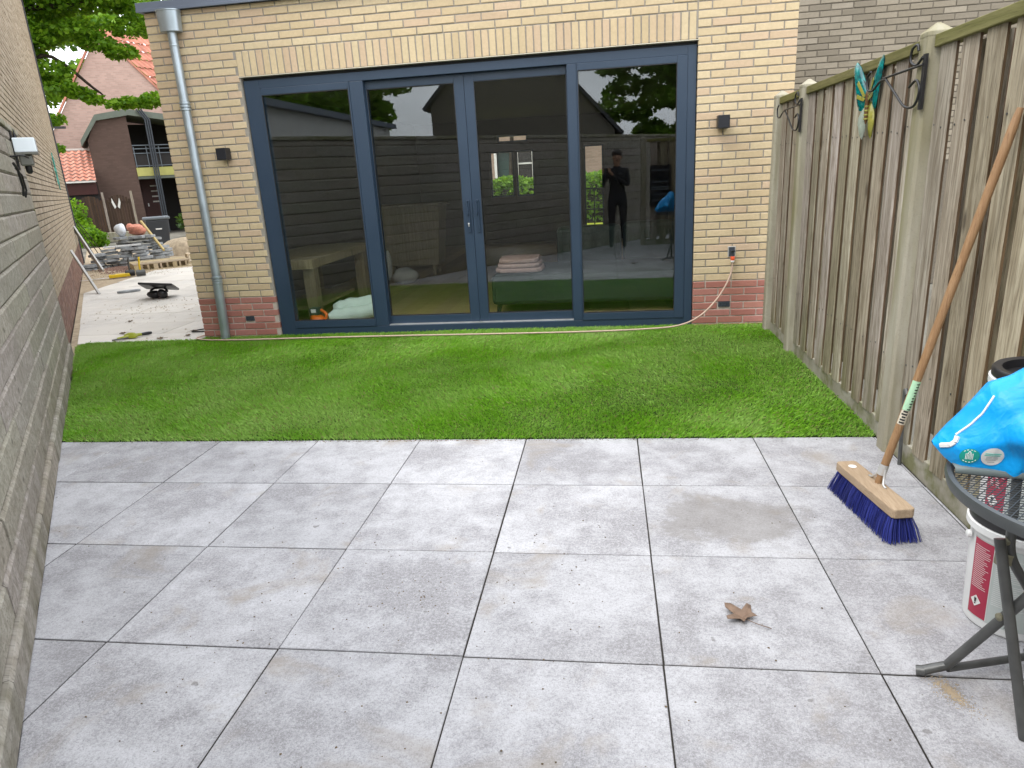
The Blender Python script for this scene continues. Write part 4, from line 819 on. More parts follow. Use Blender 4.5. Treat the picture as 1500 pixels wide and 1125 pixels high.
def bag():
    # a half-collapsed shopping bag lying on the table: its base to the camera, the mouth folded away to the right
    t = thing('shopping_bag', (1.42, -1.40, .707), 'crumpled bright blue shopping bag lying on the mesh table', 'bag')
    o = Vector((1.180, -1.385, .7075)); U = Vector((.985, -.17, 0)).normalized(); V = Vector((.17, .985, 0)).normalized()
    # top and bottom outline of the flattened bag (u, z), its thickness swells between them
    tp = [(0, .048), (.030, .092), (.062, .142), (.10, .196), (.135, .212), (.17, .240), (.215, .292), (.26, .300), (.31, .262), (.36, .20), (.40, .12), (.43, .04)]
    bt = [(0, .044), (.020, .022), (.045, .004), (.10, .004), (.20, .003), (.32, .003), (.40, .004), (.43, .03)]
    def ip(tab, u):
        for a, b in zip(tab, tab[1:]):
            if a[0] <= u <= b[0]: return a[1]+(b[1]-a[1])*(u-a[0])/(b[0]-a[0])
        return tab[-1][1]
    rr = np.random.default_rng(8); ph = rr.uniform(0, 6.28, 7); kv = rr.normal(size=(7, 2))*np.array([26, 20])
    cre = [(.02, .05, .16, .10), (.16, .10, .30, .30), (.16, .10, .145, .0), (.10, .19, .16, .10), (.16, .10, .40, .09), (.05, .0, .03, .09)]
    NX, NZ = 60, 26; vs, fs = [], []
    def swell(u, t_, side):
        k = math.sin(math.pi*(min(1, max(0, t_)) if side > 0 else .28+.72*min(1, max(0, t_))))**.55*min(1, (u/.10+.02))**.6*min(1, (.43-u)/.06+.02)**.6
        z = ip(bt, u)+(ip(tp, u)-ip(bt, u))*t_; f = 0
        for (u0, z0, u1, z1) in cre:      # straight creases pressed into or raised from the film
            dx, dz = u1-u0, z1-z0; L2 = dx*dx+dz*dz; s_ = max(0, min(1, ((u-u0)*dx+(z-z0)*dz)/L2)); d_ = math.hypot(u-u0-s_*dx, z-z0-s_*dz); f += .016*max(0, 1-d_/.045)
        f += sum(abs(math.sin(kv[q][0]*u+kv[q][1]*z+ph[q])) for q in range(7))/7*.022-.014
        return k*(.062+f)
    for side in (-1, 1):
        for i in range(NX+1):
            u = .43*i/NX
            for j in range(NZ+1):
                t_ = j/NZ; z = ip(bt, u)+(ip(tp, u)-ip(bt, u))*t_; d_ = swell(u, t_, side)*(1 if side < 0 else 1.1)
                if t_ < .12 and side < 0: d_ = max(d_, .05*min(1, u/.05)*min(1, (.43-u)/.05))*1
                vs.append(o+U*u+V*(.055+side*d_)+Vector((0, 0, max(z, .0005))))
    M_ = NZ+1
    for sd in (0, 1):
        b0 = sd*(NX+1)*M_
        for i in range(NX):
            for j in range(NZ):
                q = (b0+i*M_+j, b0+(i+1)*M_+j, b0+(i+1)*M_+j+1, b0+i*M_+j+1); fs.append(q if sd == 0 else q[::-1])
    B0 = (NX+1)*M_
    for i in range(NX): fs.append((B0+i*M_, B0+(i+1)*M_, (i+1)*M_, i*M_)); fs.append((i*M_+NZ, (i+1)*M_+NZ, B0+(i+1)*M_+NZ, B0+i*M_+NZ))
    body = obj('body', MB().add([tuple(p) for p in vs], fs), 'bag_blue', t, smooth=38)
    g = MB(); n = 13; P = [(.035+.36*i/12, -.006-.010*math.sin(i/12*3.14)) for i in range(n)]
    vs = [o+U*u+V*(y-.004)+Vector((0, 0, .001)) for u, y in P]+[o+U*u+V*(y+.0)+Vector((0, 0, .013)) for u, y in P]+[o+U*u+V*.05+Vector((0, 0, .014)) for u, y in P]
    g.add(vs, [(i, i+1, n+i+1, n+i) for i in range(n-1)]+[(n+i, n+i+1, 2*n+i+1, 2*n+i) for i in range(n-1)]); so = obj('underside', g, 'bag_grey', t, smooth=60).modifiers.new('s', 'SOLIDIFY'); so.thickness = .002
    # prints follow the surface: cast each outline onto the bag along -V (towards the camera side)
    bpy.context.view_layer.update(); dg = bpy.context.evaluated_depsgraph_get(); ev = body.evaluated_get(dg); inv = body.matrix_world.inverted()
    dirv = (V+Vector((0, 0, -.35))).normalized()
    def hit(u, z):
        st = o+U*u+Vector((0, 0, z))-dirv*.5; h, loc, nr, _ = ev.ray_cast(inv@st, dirv)
        return (body.matrix_world@loc+nr*.0012) if h else None
    def patch(name, f, mat, nn=9, rings=4, par=body):
        vs, fs = [], []; c = hit(*f(0, 0))
        if c is None: return
        vs.append(c)
        for r_ in range(1, rings+1):
            for k in range(4*nn):
                p = hit(*f(r_/rings, 2*math.pi*k/(4*nn))); vs.append(p if p is not None else c)
        N_ = 4*nn
        for k in range(N_): fs.append((0, 1+k, 1+(k+1) % N_))
        for r_ in range(rings-1):
            for k in range(N_): a = 1+r_*N_; fs.append((a+k, a+N_+k, a+N_+(k+1) % N_, a+(k+1) % N_))
        return obj(name, MB().add([tuple(p) for p in vs], fs), mat, par, smooth=60)
    def lines(name, segs, mat, w=.0012):
        m = MB()
        for (u0, z0, u1, z1) in segs:
            n = max(2, int(math.hypot(u1-u0, z1-z0)/.006)); pts = [hit(u0+(u1-u0)*k/n, z0+(z1-z0)*k/n) for k in range(n+1)]
            pts = [p for p in pts if p is not None]
            if len(pts) > 1: m.tube(pts, w, 5)
        if m.v: obj(name, m, mat, body)
    circ = lambda cu, cz, r_: (lambda k, a: (cu+r_*k*math.cos(a), cz+r_*k*math.sin(a)))
    patch('round_print', circ(.060, .040, .0175), 'sticker_green'); patch('round_print', circ(.100, .042, .0205), 'print_white')
    bg = [(.013, .022), (.027, .022), (.026, .036), (.014, .036)]
    lines('bag_symbol', [(.0535+k*.0024, .0325, .0535+k*.0024, .046) for k in range(6)]+[(.057, .046, .0585, .0505), (.0585, .0505, .0605, .0505), (.0605, .0505, .062, .046)], 'print_white', .0009)
    lines('ring_print', [(.060+.0145*math.cos(a), .040+.0145*math.sin(a), .060+.0145*math.cos(a+.22), .040+.0145*math.sin(a+.22)) for a in (0.9, 1.3, 1.75, 2.15, 3.9, 4.3, 4.7, 5.1, 5.5)], 'print_white', .0008)
    lines('print_lines', [(.086, .0485, .114, .049), (.085, .0445, .113, .045)], 'sticker_green', .0011); lines('print_lines', [(.089, .0405, .109, .0408), (.089, .0375, .110, .0378), (.089, .0345, .107, .0347), (.093, .029, .106, .0292)], 'bag_grey', .0006)
    lines('seam_print', [(.175, .004, .168, .045), (.168, .045, .160, .07), (.160, .07, .166, .10)], 'print_white', .0013)
    lines('swoosh_print', [(.036, .088, .062, .115), (.062, .115, .080, .140), (.080, .140, .098, .182)], 'print_white', .0026)
    lines('swoosh_print', [(.012, .060, .026, .062), (.026, .062, .034, .070), (.034, .070, .038, .084)], 'print_white', .006)
bag()

# ---------------------------------------------------------------- clutter in the alley
def leaning_plank(a, b, w, th, label):
    a, b = Vector(a), Vector(b); d = b-a; u = d.cross(NW).normalized()*w; n = d.cross(u).normalized()*th
    tag(obj('timber_plank', MB().obox(a-u/2, u, d, n), 'shed_white', bevel=.003), label, 'plank', 'planks leaning on the brick wall')
leaning_plank(S(10.2, .26, -.02), S(10.9, -.0, .62), .08, .03, 'pale timber plank leaning on the wall beside the paved alley')
leaning_plank(S(13.9, .34, -.02), S(15.4, -.02, .80), .15, .03, 'wide pale board leaning on the wall beside the paving stones')
for k in range(3):
    a, b = S(14.3+k*.2, .32+.10*k, 0), S(15.9+k*.1, -.0, .8+.1*k)
    tag(obj('garden_cane', MB().tube([a, (a+b)/2+Vector((0, 0, .02)), b], .008, 6), 'bark'), 'thin brown cane leaning on the far end of the wall', 'cane', 'canes leaning on the wall')
def lifter():
    c = Vector((-5.80, 5.95, 0)); t = thing('tile_lifter', c, 'black tile lifting tool with a tilted square plate on the pale paving', 'tool')
    rz = Matrix.Rotation(.35, 3, 'Z'); tl = rz@Matrix.Rotation(-.33, 3, 'X')@Matrix.Rotation(.12, 3, 'Y'); q = c+Vector((.0, .02, .145)); X, Y, Z = (tl@Vector(v) for v in ((.44, 0, 0), (0, .36, 0), (0, 0, .03)))
    obj('plate', MB().obox(q-X/2-Y/2, X, Y, Z), 'black_plastic', t, bevel=.008)
    b = MB(); b.blob((c.x-.06, c.y-.02, .055), .10, .075, .06, 3, .12, flat=.95); b.blob((c.x+.07, c.y-.04, .06), .075, .07, .065, 5, .1, flat=.95); obj('base', b, 'black_plastic', t, smooth=50)
    obj('handle', MB().tube(bez([c+Vector((-.12, -.02, .04)), c+Vector((-.10, 0, .12)), c+Vector((.06, .02, .15)), c+Vector((.12, .02, .08))], 6), .016, 10), 'rubber', t, smooth=60)
lifter()
def saw():
    c = A(-.39, 14.3); t = thing('hand_saw', c, 'hand saw with bright yellow handle lying by the sand', 'saw'); U = (RT+FW*.12).normalized(); V = Vector((-U.y, U.x, 0)); z = .012
    p = lambda u, v, zz: c+U*u+V*v+Vector((0, 0, zz))
    obj('blade', MB().prism([p(-.62, .015, z), p(-.12, -.03, z), p(-.12, .07, z), p(-.62, .03, z)], (0, 0, .006)), 'steel', t)
    h = MB(); h.prism([p(-.16, -.04, .004), p(.16, -.045, .004), p(.20, .0, .004), p(.17, .08, .004), p(-.14, .09, .004)], (0, 0, .06)); obj('handle', h, 'tool_yellow', t, bevel=.012); obj('logo_patch', MB().prism([p(-.12, -.002, .0645), p(-.04, -.002, .0645), p(-.04, .05, .0645), p(-.12, .05, .0645)], (0, 0, .001)), 'print_black', t)
saw()
def mallet(c, label, mat, hm):
    t = thing('rubber_mallet', c, label, 'mallet', 'mallets in the alley'); obj('head', MB().lathe([(.04, -.08), (.055, -.07), (.055, .07), (.04, .08)], c+Vector((0, 0, .056)), 16, RT), mat, t, smooth=40); obj('handle', MB().tube([c+Vector((0, 0, .09)), c+Vector((.0, .0, .20)), c+RT*.02+Vector((0, 0, .34))], .016, 10), hm, t, smooth=50)
mallet(A(-.03, 14.2), 'rubber mallet with yellow upright handle beside the pallet', 'leg_metal', 'tool_yellow'); mallet(A(-.20, 14.35), 'rubber mallet with grey upright handle beside the hand saw', 'black_plastic', 'leg_metal')
pl_ = MB(); c = Vector((-6.75, 6.6, .0)); P = [c+RT*(.16*math.cos(a))+FW*(.07*math.sin(a)*(1 if math.sin(a) > 0 else .6)) for a in [i*math.pi/8 for i in range(16)]]; pl_.prism(P, (0, 0, .03)); tag(obj('offcut_slab', pl_, 'stone_grey', bevel=.004), 'small grey slab offcut lying on pale paving near the black lifter', 'slab')
def brush():
    c = Vector((-4.40, 3.40, 0)); t = thing('hand_brush', c, 'lime green hand brush with dark handle on the pale paving', 'brush'); U = (RT*1.0+FW*.25).normalized(); V = Vector((-U.y, U.x, 0)); q = lambda u, v, z: c+U*u+V*v+Vector((0, 0, z))
    obj('blade', MB().prism([q(-.19, -.012, .004), q(.02, -.02, .004), q(.03, .02, .004), q(-.19, .012, .004)], (0, 0, .014)), 'leg_metal', t, bevel=.003); obj('stock', MB().blob(q(-.01, 0, .025), .07, .035, .03, 2, .25, flat=.8), 'brush_lime', t, smooth=50); obj('lime_grip', MB().tube([q(-.14, 0, .018), q(.02, 0, .024), q(.09, 0, .020)], [.011, .018, .016], 10), 'brush_lime', t, smooth=50); obj('handle', MB().tube([q(.085, 0, .020), q(.16, .006, .018), q(.19, .01, .018)], [.016, .018, .012], 10), 'black_plastic', t, smooth=50)
brush()
for i, (x, y) in enumerate(((-4.66, 3.62), (-5.05, 4.25), (-3.86, 3.62), (-3.80, 3.42), (-4.02, 3.32))):
    maple_leaf((x, y, -.003), R.uniform(.03, .05), R.uniform(0, 6), 'earth', 'small dark dead leaf lying on the pale alley paving', 'dead leaves in the alley', seed=i)
cab = MB(); cab.tube(bez([(-3.53, 3.62, .01), (-3.62, 3.72, .01), (-3.78, 3.70, .008), (-3.86, 3.60, .008), (-3.74, 3.58, .008), (-3.60, 3.62, .008)], 6), .007, 6); tag(obj('black_cable', cab, 'rubber', smooth=60), 'short coil of black cable at the foot of the house corner', 'cable')
def pallet():
    c = A(.33, 15.7, -.02); t = thing('wooden_pallet', c, 'low wooden pallet lying in front of the stacked paving stones', 'pallet'); U = (RT*.97+FW*.10).normalized(); V = Vector((-U.y, U.x, 0)); L, W = 1.02, .8
    q = lambda u, v, z: c+U*u+V*v+Vector((0, 0, z))
    for k in range(5): obj('deck_board', MB().obox(q(-L/2, -W/2+k*.175, .118), U*L, V*.10, (0, 0, .022)), 'pine', t)
    for k in range(9): obj('slot_block', MB().obox(q(-L/2+.01+k*(L-.1)/8, -W/2, .022), U*(.035 if k % 3 else .08), V*W, (0, 0, .0955)), 'pine', t)
    for k in range(3): obj('bottom_board', MB().obox(q(-L/2, -W/2+k*.34, .0), U*L, V*.10, (0, 0, .0215)), 'pine', t)
    b = MB(); e = A(.87, 15.8, -.02); b.obox(e, U*.22, V*.25, (0, 0, .03)); b.obox(e+Vector((0, 0, .0305)), U*.03, V*.25, (0, 0, .15)); b.obox(e+U*.19+Vector((0, 0, .0305)), U*.03, V*.25, (0, 0, .15)); b.obox(e+Vector((0, 0, .181)), U*.22, V*.25, (0, 0, .03)); tag(obj('timber_crate', b, 'pine'), 'small open timber crate at the end of the pallet', 'crate')
pallet()
def stones():
    r = random.Random(21); n = 0
    meshes = []
    for k in range(6):
        m = MB(); P = []
        for i in range(10): a = 2*math.pi*i/10; P.append((.17*math.cos(a)*r.uniform(.8, 1.1), .12*math.sin(a)*r.uniform(.8, 1.1), 0))
        m.prism(P, (0, 0, .048)); me = mesh('paving_stone', m, 'stone_grey'); meshes.append(me)
    def put(u, w, z):
        nonlocal n
        o = bpy.data.objects.new('paving_stone', r.choice(meshes)); link(o, None, A(u, w, z)); o.rotation_euler = (r.uniform(-.06, .06), r.uniform(-.06, .06), -AF*0+r.uniform(-.5, .5)+.63); o.scale = (r.uniform(.8, 1.15), r.uniform(.8, 1.1), 1)
        tag(o, 'flat grey paving stone in the loose stack behind the pallet', 'paving stone', 'grey paving stones stacked behind the pallet'); n += 1
    for L in range(9):
        for k in range(3): put(-.22+k*.27+r.uniform(-.07, .07), 17.4+r.uniform(-.15, .15), -.02+L*.066)
        if L < 5: put(.52+r.uniform(-.05, .05), 17.5, -.02+L*.066)
    for L in range(6):
        for k in range(4):
            if L < 5 or k > 0: put(-.78+k*.27+r.uniform(-.07, .07), 16.75+r.uniform(-.1, .1), -.02+L*.066)
    for L in range(2): put(-.95, 16.5, -.02+L*.066)
    tag(obj('timber_board', MB().obox(A(-.62, 16.65, .385), RT*.7+FW*.1, FW*.22, (0, 0, .025)), 'shed_white'), 'pale board laid over the lower stones of the stack', 'board')
    tag(obj('white_sack', MB().blob(A(-.24, 17.45, .70), .13, .11, .15, 3, .18), 'bag_white', smooth=60), 'crumpled pale plastic sack on top of the stone stack', 'sack'); tag(obj('pink_net_bag', MB().blob(A(.06, 17.5, .67), .20, .14, .11, 9, .22).blob(A(-.06, 17.5, .74), .08, .07, .08, 4, .2), 'mesh_pink', smooth=60), 'orange pink net bag beside the pale sack on the stones', 'bag')
    tag(obj('wooden_pole', MB().tube([A(.50, 17.0, .22), A(.18, 17.75, .84)], .028, 10), 'stick_yellow', smooth=50), 'yellow wooden pole leaning across the stone stack', 'pole')
stones()
h = MB(); h.blob(A(1.15, 18.6, -.05), .75, .8, .46, 6, .16, 26, 12, .2); h.blob(A(.60, 18.9, -.05), .5, .4, .16, 8, .16, 20, 10, .2); tag(obj('sand_heap', h, 'sand', smooth=60), 'low heap of brown sand between stone stack and bin', 'sand heap')
crumbs('rubble', S(14.2, .65, -.012), 1.1, .45, 700, 'brick_oldred', 'broken red brick rubble along the foot of the wall', 'rubble', 12, .015, .05, 2.23)
crumbs('sand_litter', A(-.2, 15.2, -.012), 1.6, 1.1, 1500, 'sand', 'scattered sand and grit at the end of the alley', 'sand', 15, .008, .03, 0)
crumbs('alley_dirt', (-5.3, 5.2, -.003), 2.6, 2.4, 260, 'sand', 'brown dirt crumbs and grit scattered over the pale alley paving', 'dirt', 41, .004, .016)
def bin_():
    c = A(.56, 20.2, -.02); t = thing('wheelie_bin', c, 'dark grey wheelie bin with pale lid behind the sand heap', 'bin'); m = MB(); U, V = RT, FW; vs = []
    for z, a, b in ((.06, .20, .22), (.80, .27, .30)): vs += [c+U*x+V*y+Vector((0, 0, z)) for x, y in ((-a, -b), (a, -b), (a, b), (-a, b))]
    m.add(vs, [(3, 2, 1, 0), (4, 5, 6, 7), (0, 1, 5, 4), (1, 2, 6, 5), (2, 3, 7, 6), (3, 0, 4, 7)]); obj('body', m, 'bin_grey', t, bevel=.03)
    l = MB(); l.obox(c-U*.31-V*.33+Vector((0, 0, .802)), U*.62, V*.66, (0, 0, .07)); obj('lid', l, 'bin_lid', t, bevel=.025); obj('badge', MB().obox(c-U*.06-V*.292+Vector((0, 0, .56)), U*.14, -V*.004, (.0, 0, .03)), 'print_white', t)
    for s in (1, -1): obj('wheel', MB().lathe([(.02, -.025), (.09, -.02), (.09, .02), (.02, .025)], c+U*s*.2+V*.24+Vector((0, 0, .09)), 16, U), 'rubber', t, smooth=40)
bin_()

# ---------------------------------------------------------------- houses and trees beyond the alley
def pantiles(mb, o, across, down, na, nd, amp=.03, step=.025):
    o, across, down = Vector(o), Vector(across), Vector(down); nrm = across.cross(down).normalized()
    if nrm.z < 0: nrm = -nrm
    W = na*6
    for j in range(nd):
        vs = []
        for e, lift in ((0, 0.), (1.06, step)):
            for i in range(W+1): vs.append(o+across*(i/W)+down*((j+e)/nd)+nrm*(amp*math.sin(2*math.pi*i/6)+lift*1.0+.02))
        mb.add(vs, [(i, i+1, W+2+i, W+1+i) for i in range(W)])
def far_house():
    t = thing('gabled_house', A(0, 33), 'pink brick gabled house with orange tiled roof beyond the alley', 'house')
    w = 33.; apex = (.23, 7.5); pl = lambda u, z: A(u, w, z)
    obj('gable_wall', MB().prism([pl(-3.4, -.05), pl(4.6, -.05), pl(4.6, 2.3), apex and pl(*apex), pl(-3.4, 1.7)], FW*6), 'gable_brick', t)
    rd = (RT*.80+FW*.60)
    m = MB(); pantiles(m, pl(.20, 7.56), rd*6.5, (A(4.9, w, 1.95)-pl(.2, 7.56)), 26, 17, .035, .05); obj('roof', m, 'roof_orange', t, smooth=60)
    obj('verge', MB().obox(pl(-3.5, 1.56)-FW*.10, pl(.2, 7.55)-pl(-3.5, 1.56), FW*.3, (0, 0, .13)).obox(pl(.22, 7.46)-FW*.06, pl(4.9, 1.87)-pl(.22, 7.46), FW*.12, (0, 0, .10)), 'roof_orange', t)
    obj('rear_roof', MB().prism([pl(.2, 7.45)+FW*.2, pl(-3.5, 1.5)+FW*.2, pl(-3.5, 1.5)+FW*6, pl(.2, 7.45)+FW*6], (0, 0, .05)), 'roof_orange', t)
    b = thing('brown_house', A(-.1, 30), 'dark brown brick house bay with green fascia beyond the alley', 'house'); w = 30.
    q = lambda u, z, dw=0.: A(u, w+dw, z)
    obj('wall', MB().prism([q(-.84, -.05), q(.52, -.05), q(.52, 4.28), q(-.43, 4.14), q(-.84, 3.36)], FW*2.6), 'brown_brick', b)
    fz = MB()
    for (u0, z0), (u1, z1) in (((-1.06, 3.36), (-.46, 4.22)), ((-.46, 4.22), (.56, 4.40)), ((.56, 4.40), (2.6, 4.10))): fz.prism([q(u0, z0, -.12), q(u1, z1, -.12), q(u1, z1-.22, -.12), q(u0, z0-.20, -.12)], FW*3.0)
    obj('fascia', fz, 'fascia_green', b)
    obj('recess_wall', MB().obox(q(.521, -.05, 2.2), RT*2.6, FW*.3, (0, 0, 4.1)), 'dark_recess', b); obj('balcony_slab', MB().obox(q(.521, 2.07, -.05), RT*2.4, FW*2.2, (0, 0, .30)), 'beam_yellow', b); obj('slab_edge', MB().obox(q(.521, 1.97, -.02), RT*2.4, FW*2.2, (0, 0, .098)), 'fascia_green', b)
    obj('side_wall', MB().obox(q(2.7, -.05, 0), RT*.3, FW*2.5, (0, 0, 4.1)), 'brown_brick', b)
    rl = MB()
    for z in (3.14, 3.02, 2.86, 2.42): rl.obox(q(.522, z, -.03), RT*2.3, FW*.03, (0, 0, .03))
    for k in range(6): rl.obox(q(.54+k*.42, 2.37, -.034), RT*.03, FW*.03, (0, 0, .74))
    obj('balcony_rail', rl, 'bin_lid', b); obj('rail_panel', MB().obox(q(.55, 2.45, .0), RT*2.2, FW*.01, (0, 0, .40)), 'dark_recess', b)
    dr = obj('front_door', MB().obox(q(.60, .0, 1.7), RT*.62, FW*.06, (0, 0, 2.0)), 'door_red', b)
    for k in range(4): obj('door_light', MB().obox(q(.90, 1.10+k*.2, 1.694), RT*.26, FW*.01, (0, 0, .05)), 'flash_white', dr)
    obj('door_knob', MB().obox(q(.70, .95, 1.69), RT*.04, FW*.02, (0, 0, .12)), 'steel', dr); obj('door_jamb', MB().obox(q(.523, 0, 1.65), RT*.07, FW*.4, (0, 0, 2.06)), 'door_red', b)
    for k in range(3): obj('downpipe', MB().tube([q(.90+k*.075, 4.38, -.2), q(1.12+k*.07, 4.02, -.2), q(1.07+k*.07, -.0, -.2)], .030, 8), 'bin_grey', b, smooth=50)
    l = thing('tiled_outbuilding', A(-2, 30), 'low lean-to with orange pantile roof beside the brown house', 'building')
    m = MB(); pantiles(m, A(-3.6, 30.9, 3.06), RT*2.76, A(0, 29.4, 1.98)-A(0, 30.9, 3.06), 13, 9, .03, .04); obj('roof', m, 'roof_orange', l, smooth=60); obj('flashing', MB().obox(A(-3.6, 30.86, 3.10), RT*2.75, FW*.1, (0, 0, .06)), 'flash_white', l); obj('gutter', MB().obox(A(-3.6, 29.32, 1.93), RT*2.74, FW*.1, (0, 0, .05)), 'flash_white', l); obj('wall', MB().obox(A(-3.6, 29.6, -.05), RT*2.75, FW*1.4, (0, 0, 2.0)), 'dark_recess', l); obj('beam', MB().obox(A(-3.6, 29.50, 1.52), RT*2.74, FW*.095, (0, 0, .41)), 'door_red', l)
    for g0, lab in ((-1.62, 'dark slatted garden gate hung beside the brown brick bay'), (-.72, 'dark slatted garden gate hung with white butterfly ornament')):
        g = thing('slatted_gate', A(g0+.4, 29.0), lab, 'gate', 'dark slatted gates beyond the alley')
        for k in range(9):
            a = (k-4)/4; zt = 1.46-.16*(a*a); obj('slat', MB().obox(A(g0+.06+k*.086, 29.0, .05), RT*.072, FW*.025, (0, 0, zt-.05)), 'dark_wood', g)
        obj('rail', MB().obox(A(g0+.05, 29.026, .35), RT*.78, FW*.03, (0, 0, .08)).obox(A(g0+.05, 29.026, 1.15), RT*.78, FW*.03, (0, 0, .08)), 'dark_wood', g); obj('post', MB().obox(A(g0+.845, 28.97, -.05), RT*.075, FW*.09, (0, 0, 1.62)), 'fence_wood', g)
    wg = MB()
    for s in (1, -1): wg.prism([A(-.36+s*.02, 28.96, 1.05), A(-.36+s*.12, 28.96, 1.36), A(-.36+s*.14, 28.96, 1.20), A(-.36+s*.08, 28.96, .98)], FW*.02)
    tag(obj('butterfly_plaque', wg, 'flash_white'), 'white butterfly ornament hung on the far dark gate', 'ornament')
    tag(obj('garden_kerb', MB().obox(A(-1.5, 27.0, -.05), RT*2.1, FW*.3, (0, 0, .30)), 'concrete_post', bevel=.01), 'low pale concrete kerb in front of the dark gates', 'kerb')
far_house()

def leaves(P, size, mat, name, parent, rng, **tags):
    n = len(P); P = np.asarray(P); a = rng.normal(size=(n, 3)); a[:, 2] *= .45; a /= np.linalg.norm(a, axis=1)[:, None]; r = rng.normal(size=(n, 3)); b = np.cross(a, r); b /= np.linalg.norm(b, axis=1)[:, None]
    s = size*rng.uniform(.6, 1.3, n)[:, None]; c = np.cross(a, b)*s*.12
    v = np.empty((n, 6, 3), np.float32); v[:, 0] = P-a*s*.5; v[:, 1] = P-a*s*.1+b*s*.42+c; v[:, 2] = P+a*s*.2+b*s*.22+c*.5; v[:, 3] = P+a*s*.6-c; v[:, 4] = P+a*s*.2-b*s*.22+c*.5; v[:, 5] = P-a*s*.1-b*s*.42+c
    me = bpy.data.meshes.new(name); me.vertices.add(6*n); me.vertices.foreach_set('co', v.ravel()); f = (np.arange(n)[:, None]*6+np.array([0, 1, 2, 3, 0, 3, 4, 5])[None]).ravel().astype(np.int32)
    me.loops.add(len(f)); me.loops.foreach_set('vertex_index', f); me.polygons.add(2*n); me.polygons.foreach_set('loop_start', np.arange(0, 8*n, 4, dtype=np.int32)); me.update(calc_edges=True); me.validate(); me.materials.append(MT(mat))
    return tag(link(bpy.data.objects.new(name, me), parent, WL[parent.name] if parent else None), **tags) if False else _place(me, name, parent)
def _place(me, name, parent):
    o = bpy.data.objects.new(name, me)
    if parent is not None: me.transform(Matrix.Translation(-WL[parent.name])); return link(o, parent, WL[parent.name])
    return link(o)
def clump_points(cl, rng):
    out = []
    for (c, rx, rz, n) in cl:
        d = rng.normal(size=(n, 3)); d /= np.linalg.norm(d, axis=1)[:, None]; r = rng.uniform(.25, 1, n)**.5
        p = d*r[:, None]*np.array([rx, rx, rz]); p[:, 2] -= .12*np.hypot(p[:, 0], p[:, 1])**2/max(rx, .1); out.append(p+np.array(c))
    return np.concatenate(out)
def tree(label, base, limbs, clumps, leaf, mat, seed, group='trees around the garden', r0=.16):
    t = thing('tree', base, label, 'tree', group); m = MB()
    for L in limbs:
        p = bez(L[0], 5); n = len(p); m.tube(p, [L[1]+(L[2]-L[1])*i/(n-1) for i in range(n)], 8)
    obj('trunk', m, 'bark', t, smooth=60); rng = np.random.default_rng(seed); leaves(clump_points(clumps, rng), leaf, mat, 'crown', t, rng)
    return t
def crown(c, R_, RZ, n, per, rng, cr=.9, rzf=.55):       # clumps spread through an ellipsoid, denser near its surface
    out = []
    for i in range(n):
        d = rng.normal(size=3); d /= np.linalg.norm(d); k = rng.uniform(.35, 1)**.6; s = cr*rng.uniform(.55, 1.25); out.append(((c[0]+d[0]*R_*k, c[1]+d[1]*R_*k, c[2]+d[2]*RZ*k), s, s*rzf, int(per*s*s/(cr*cr))))
    return out
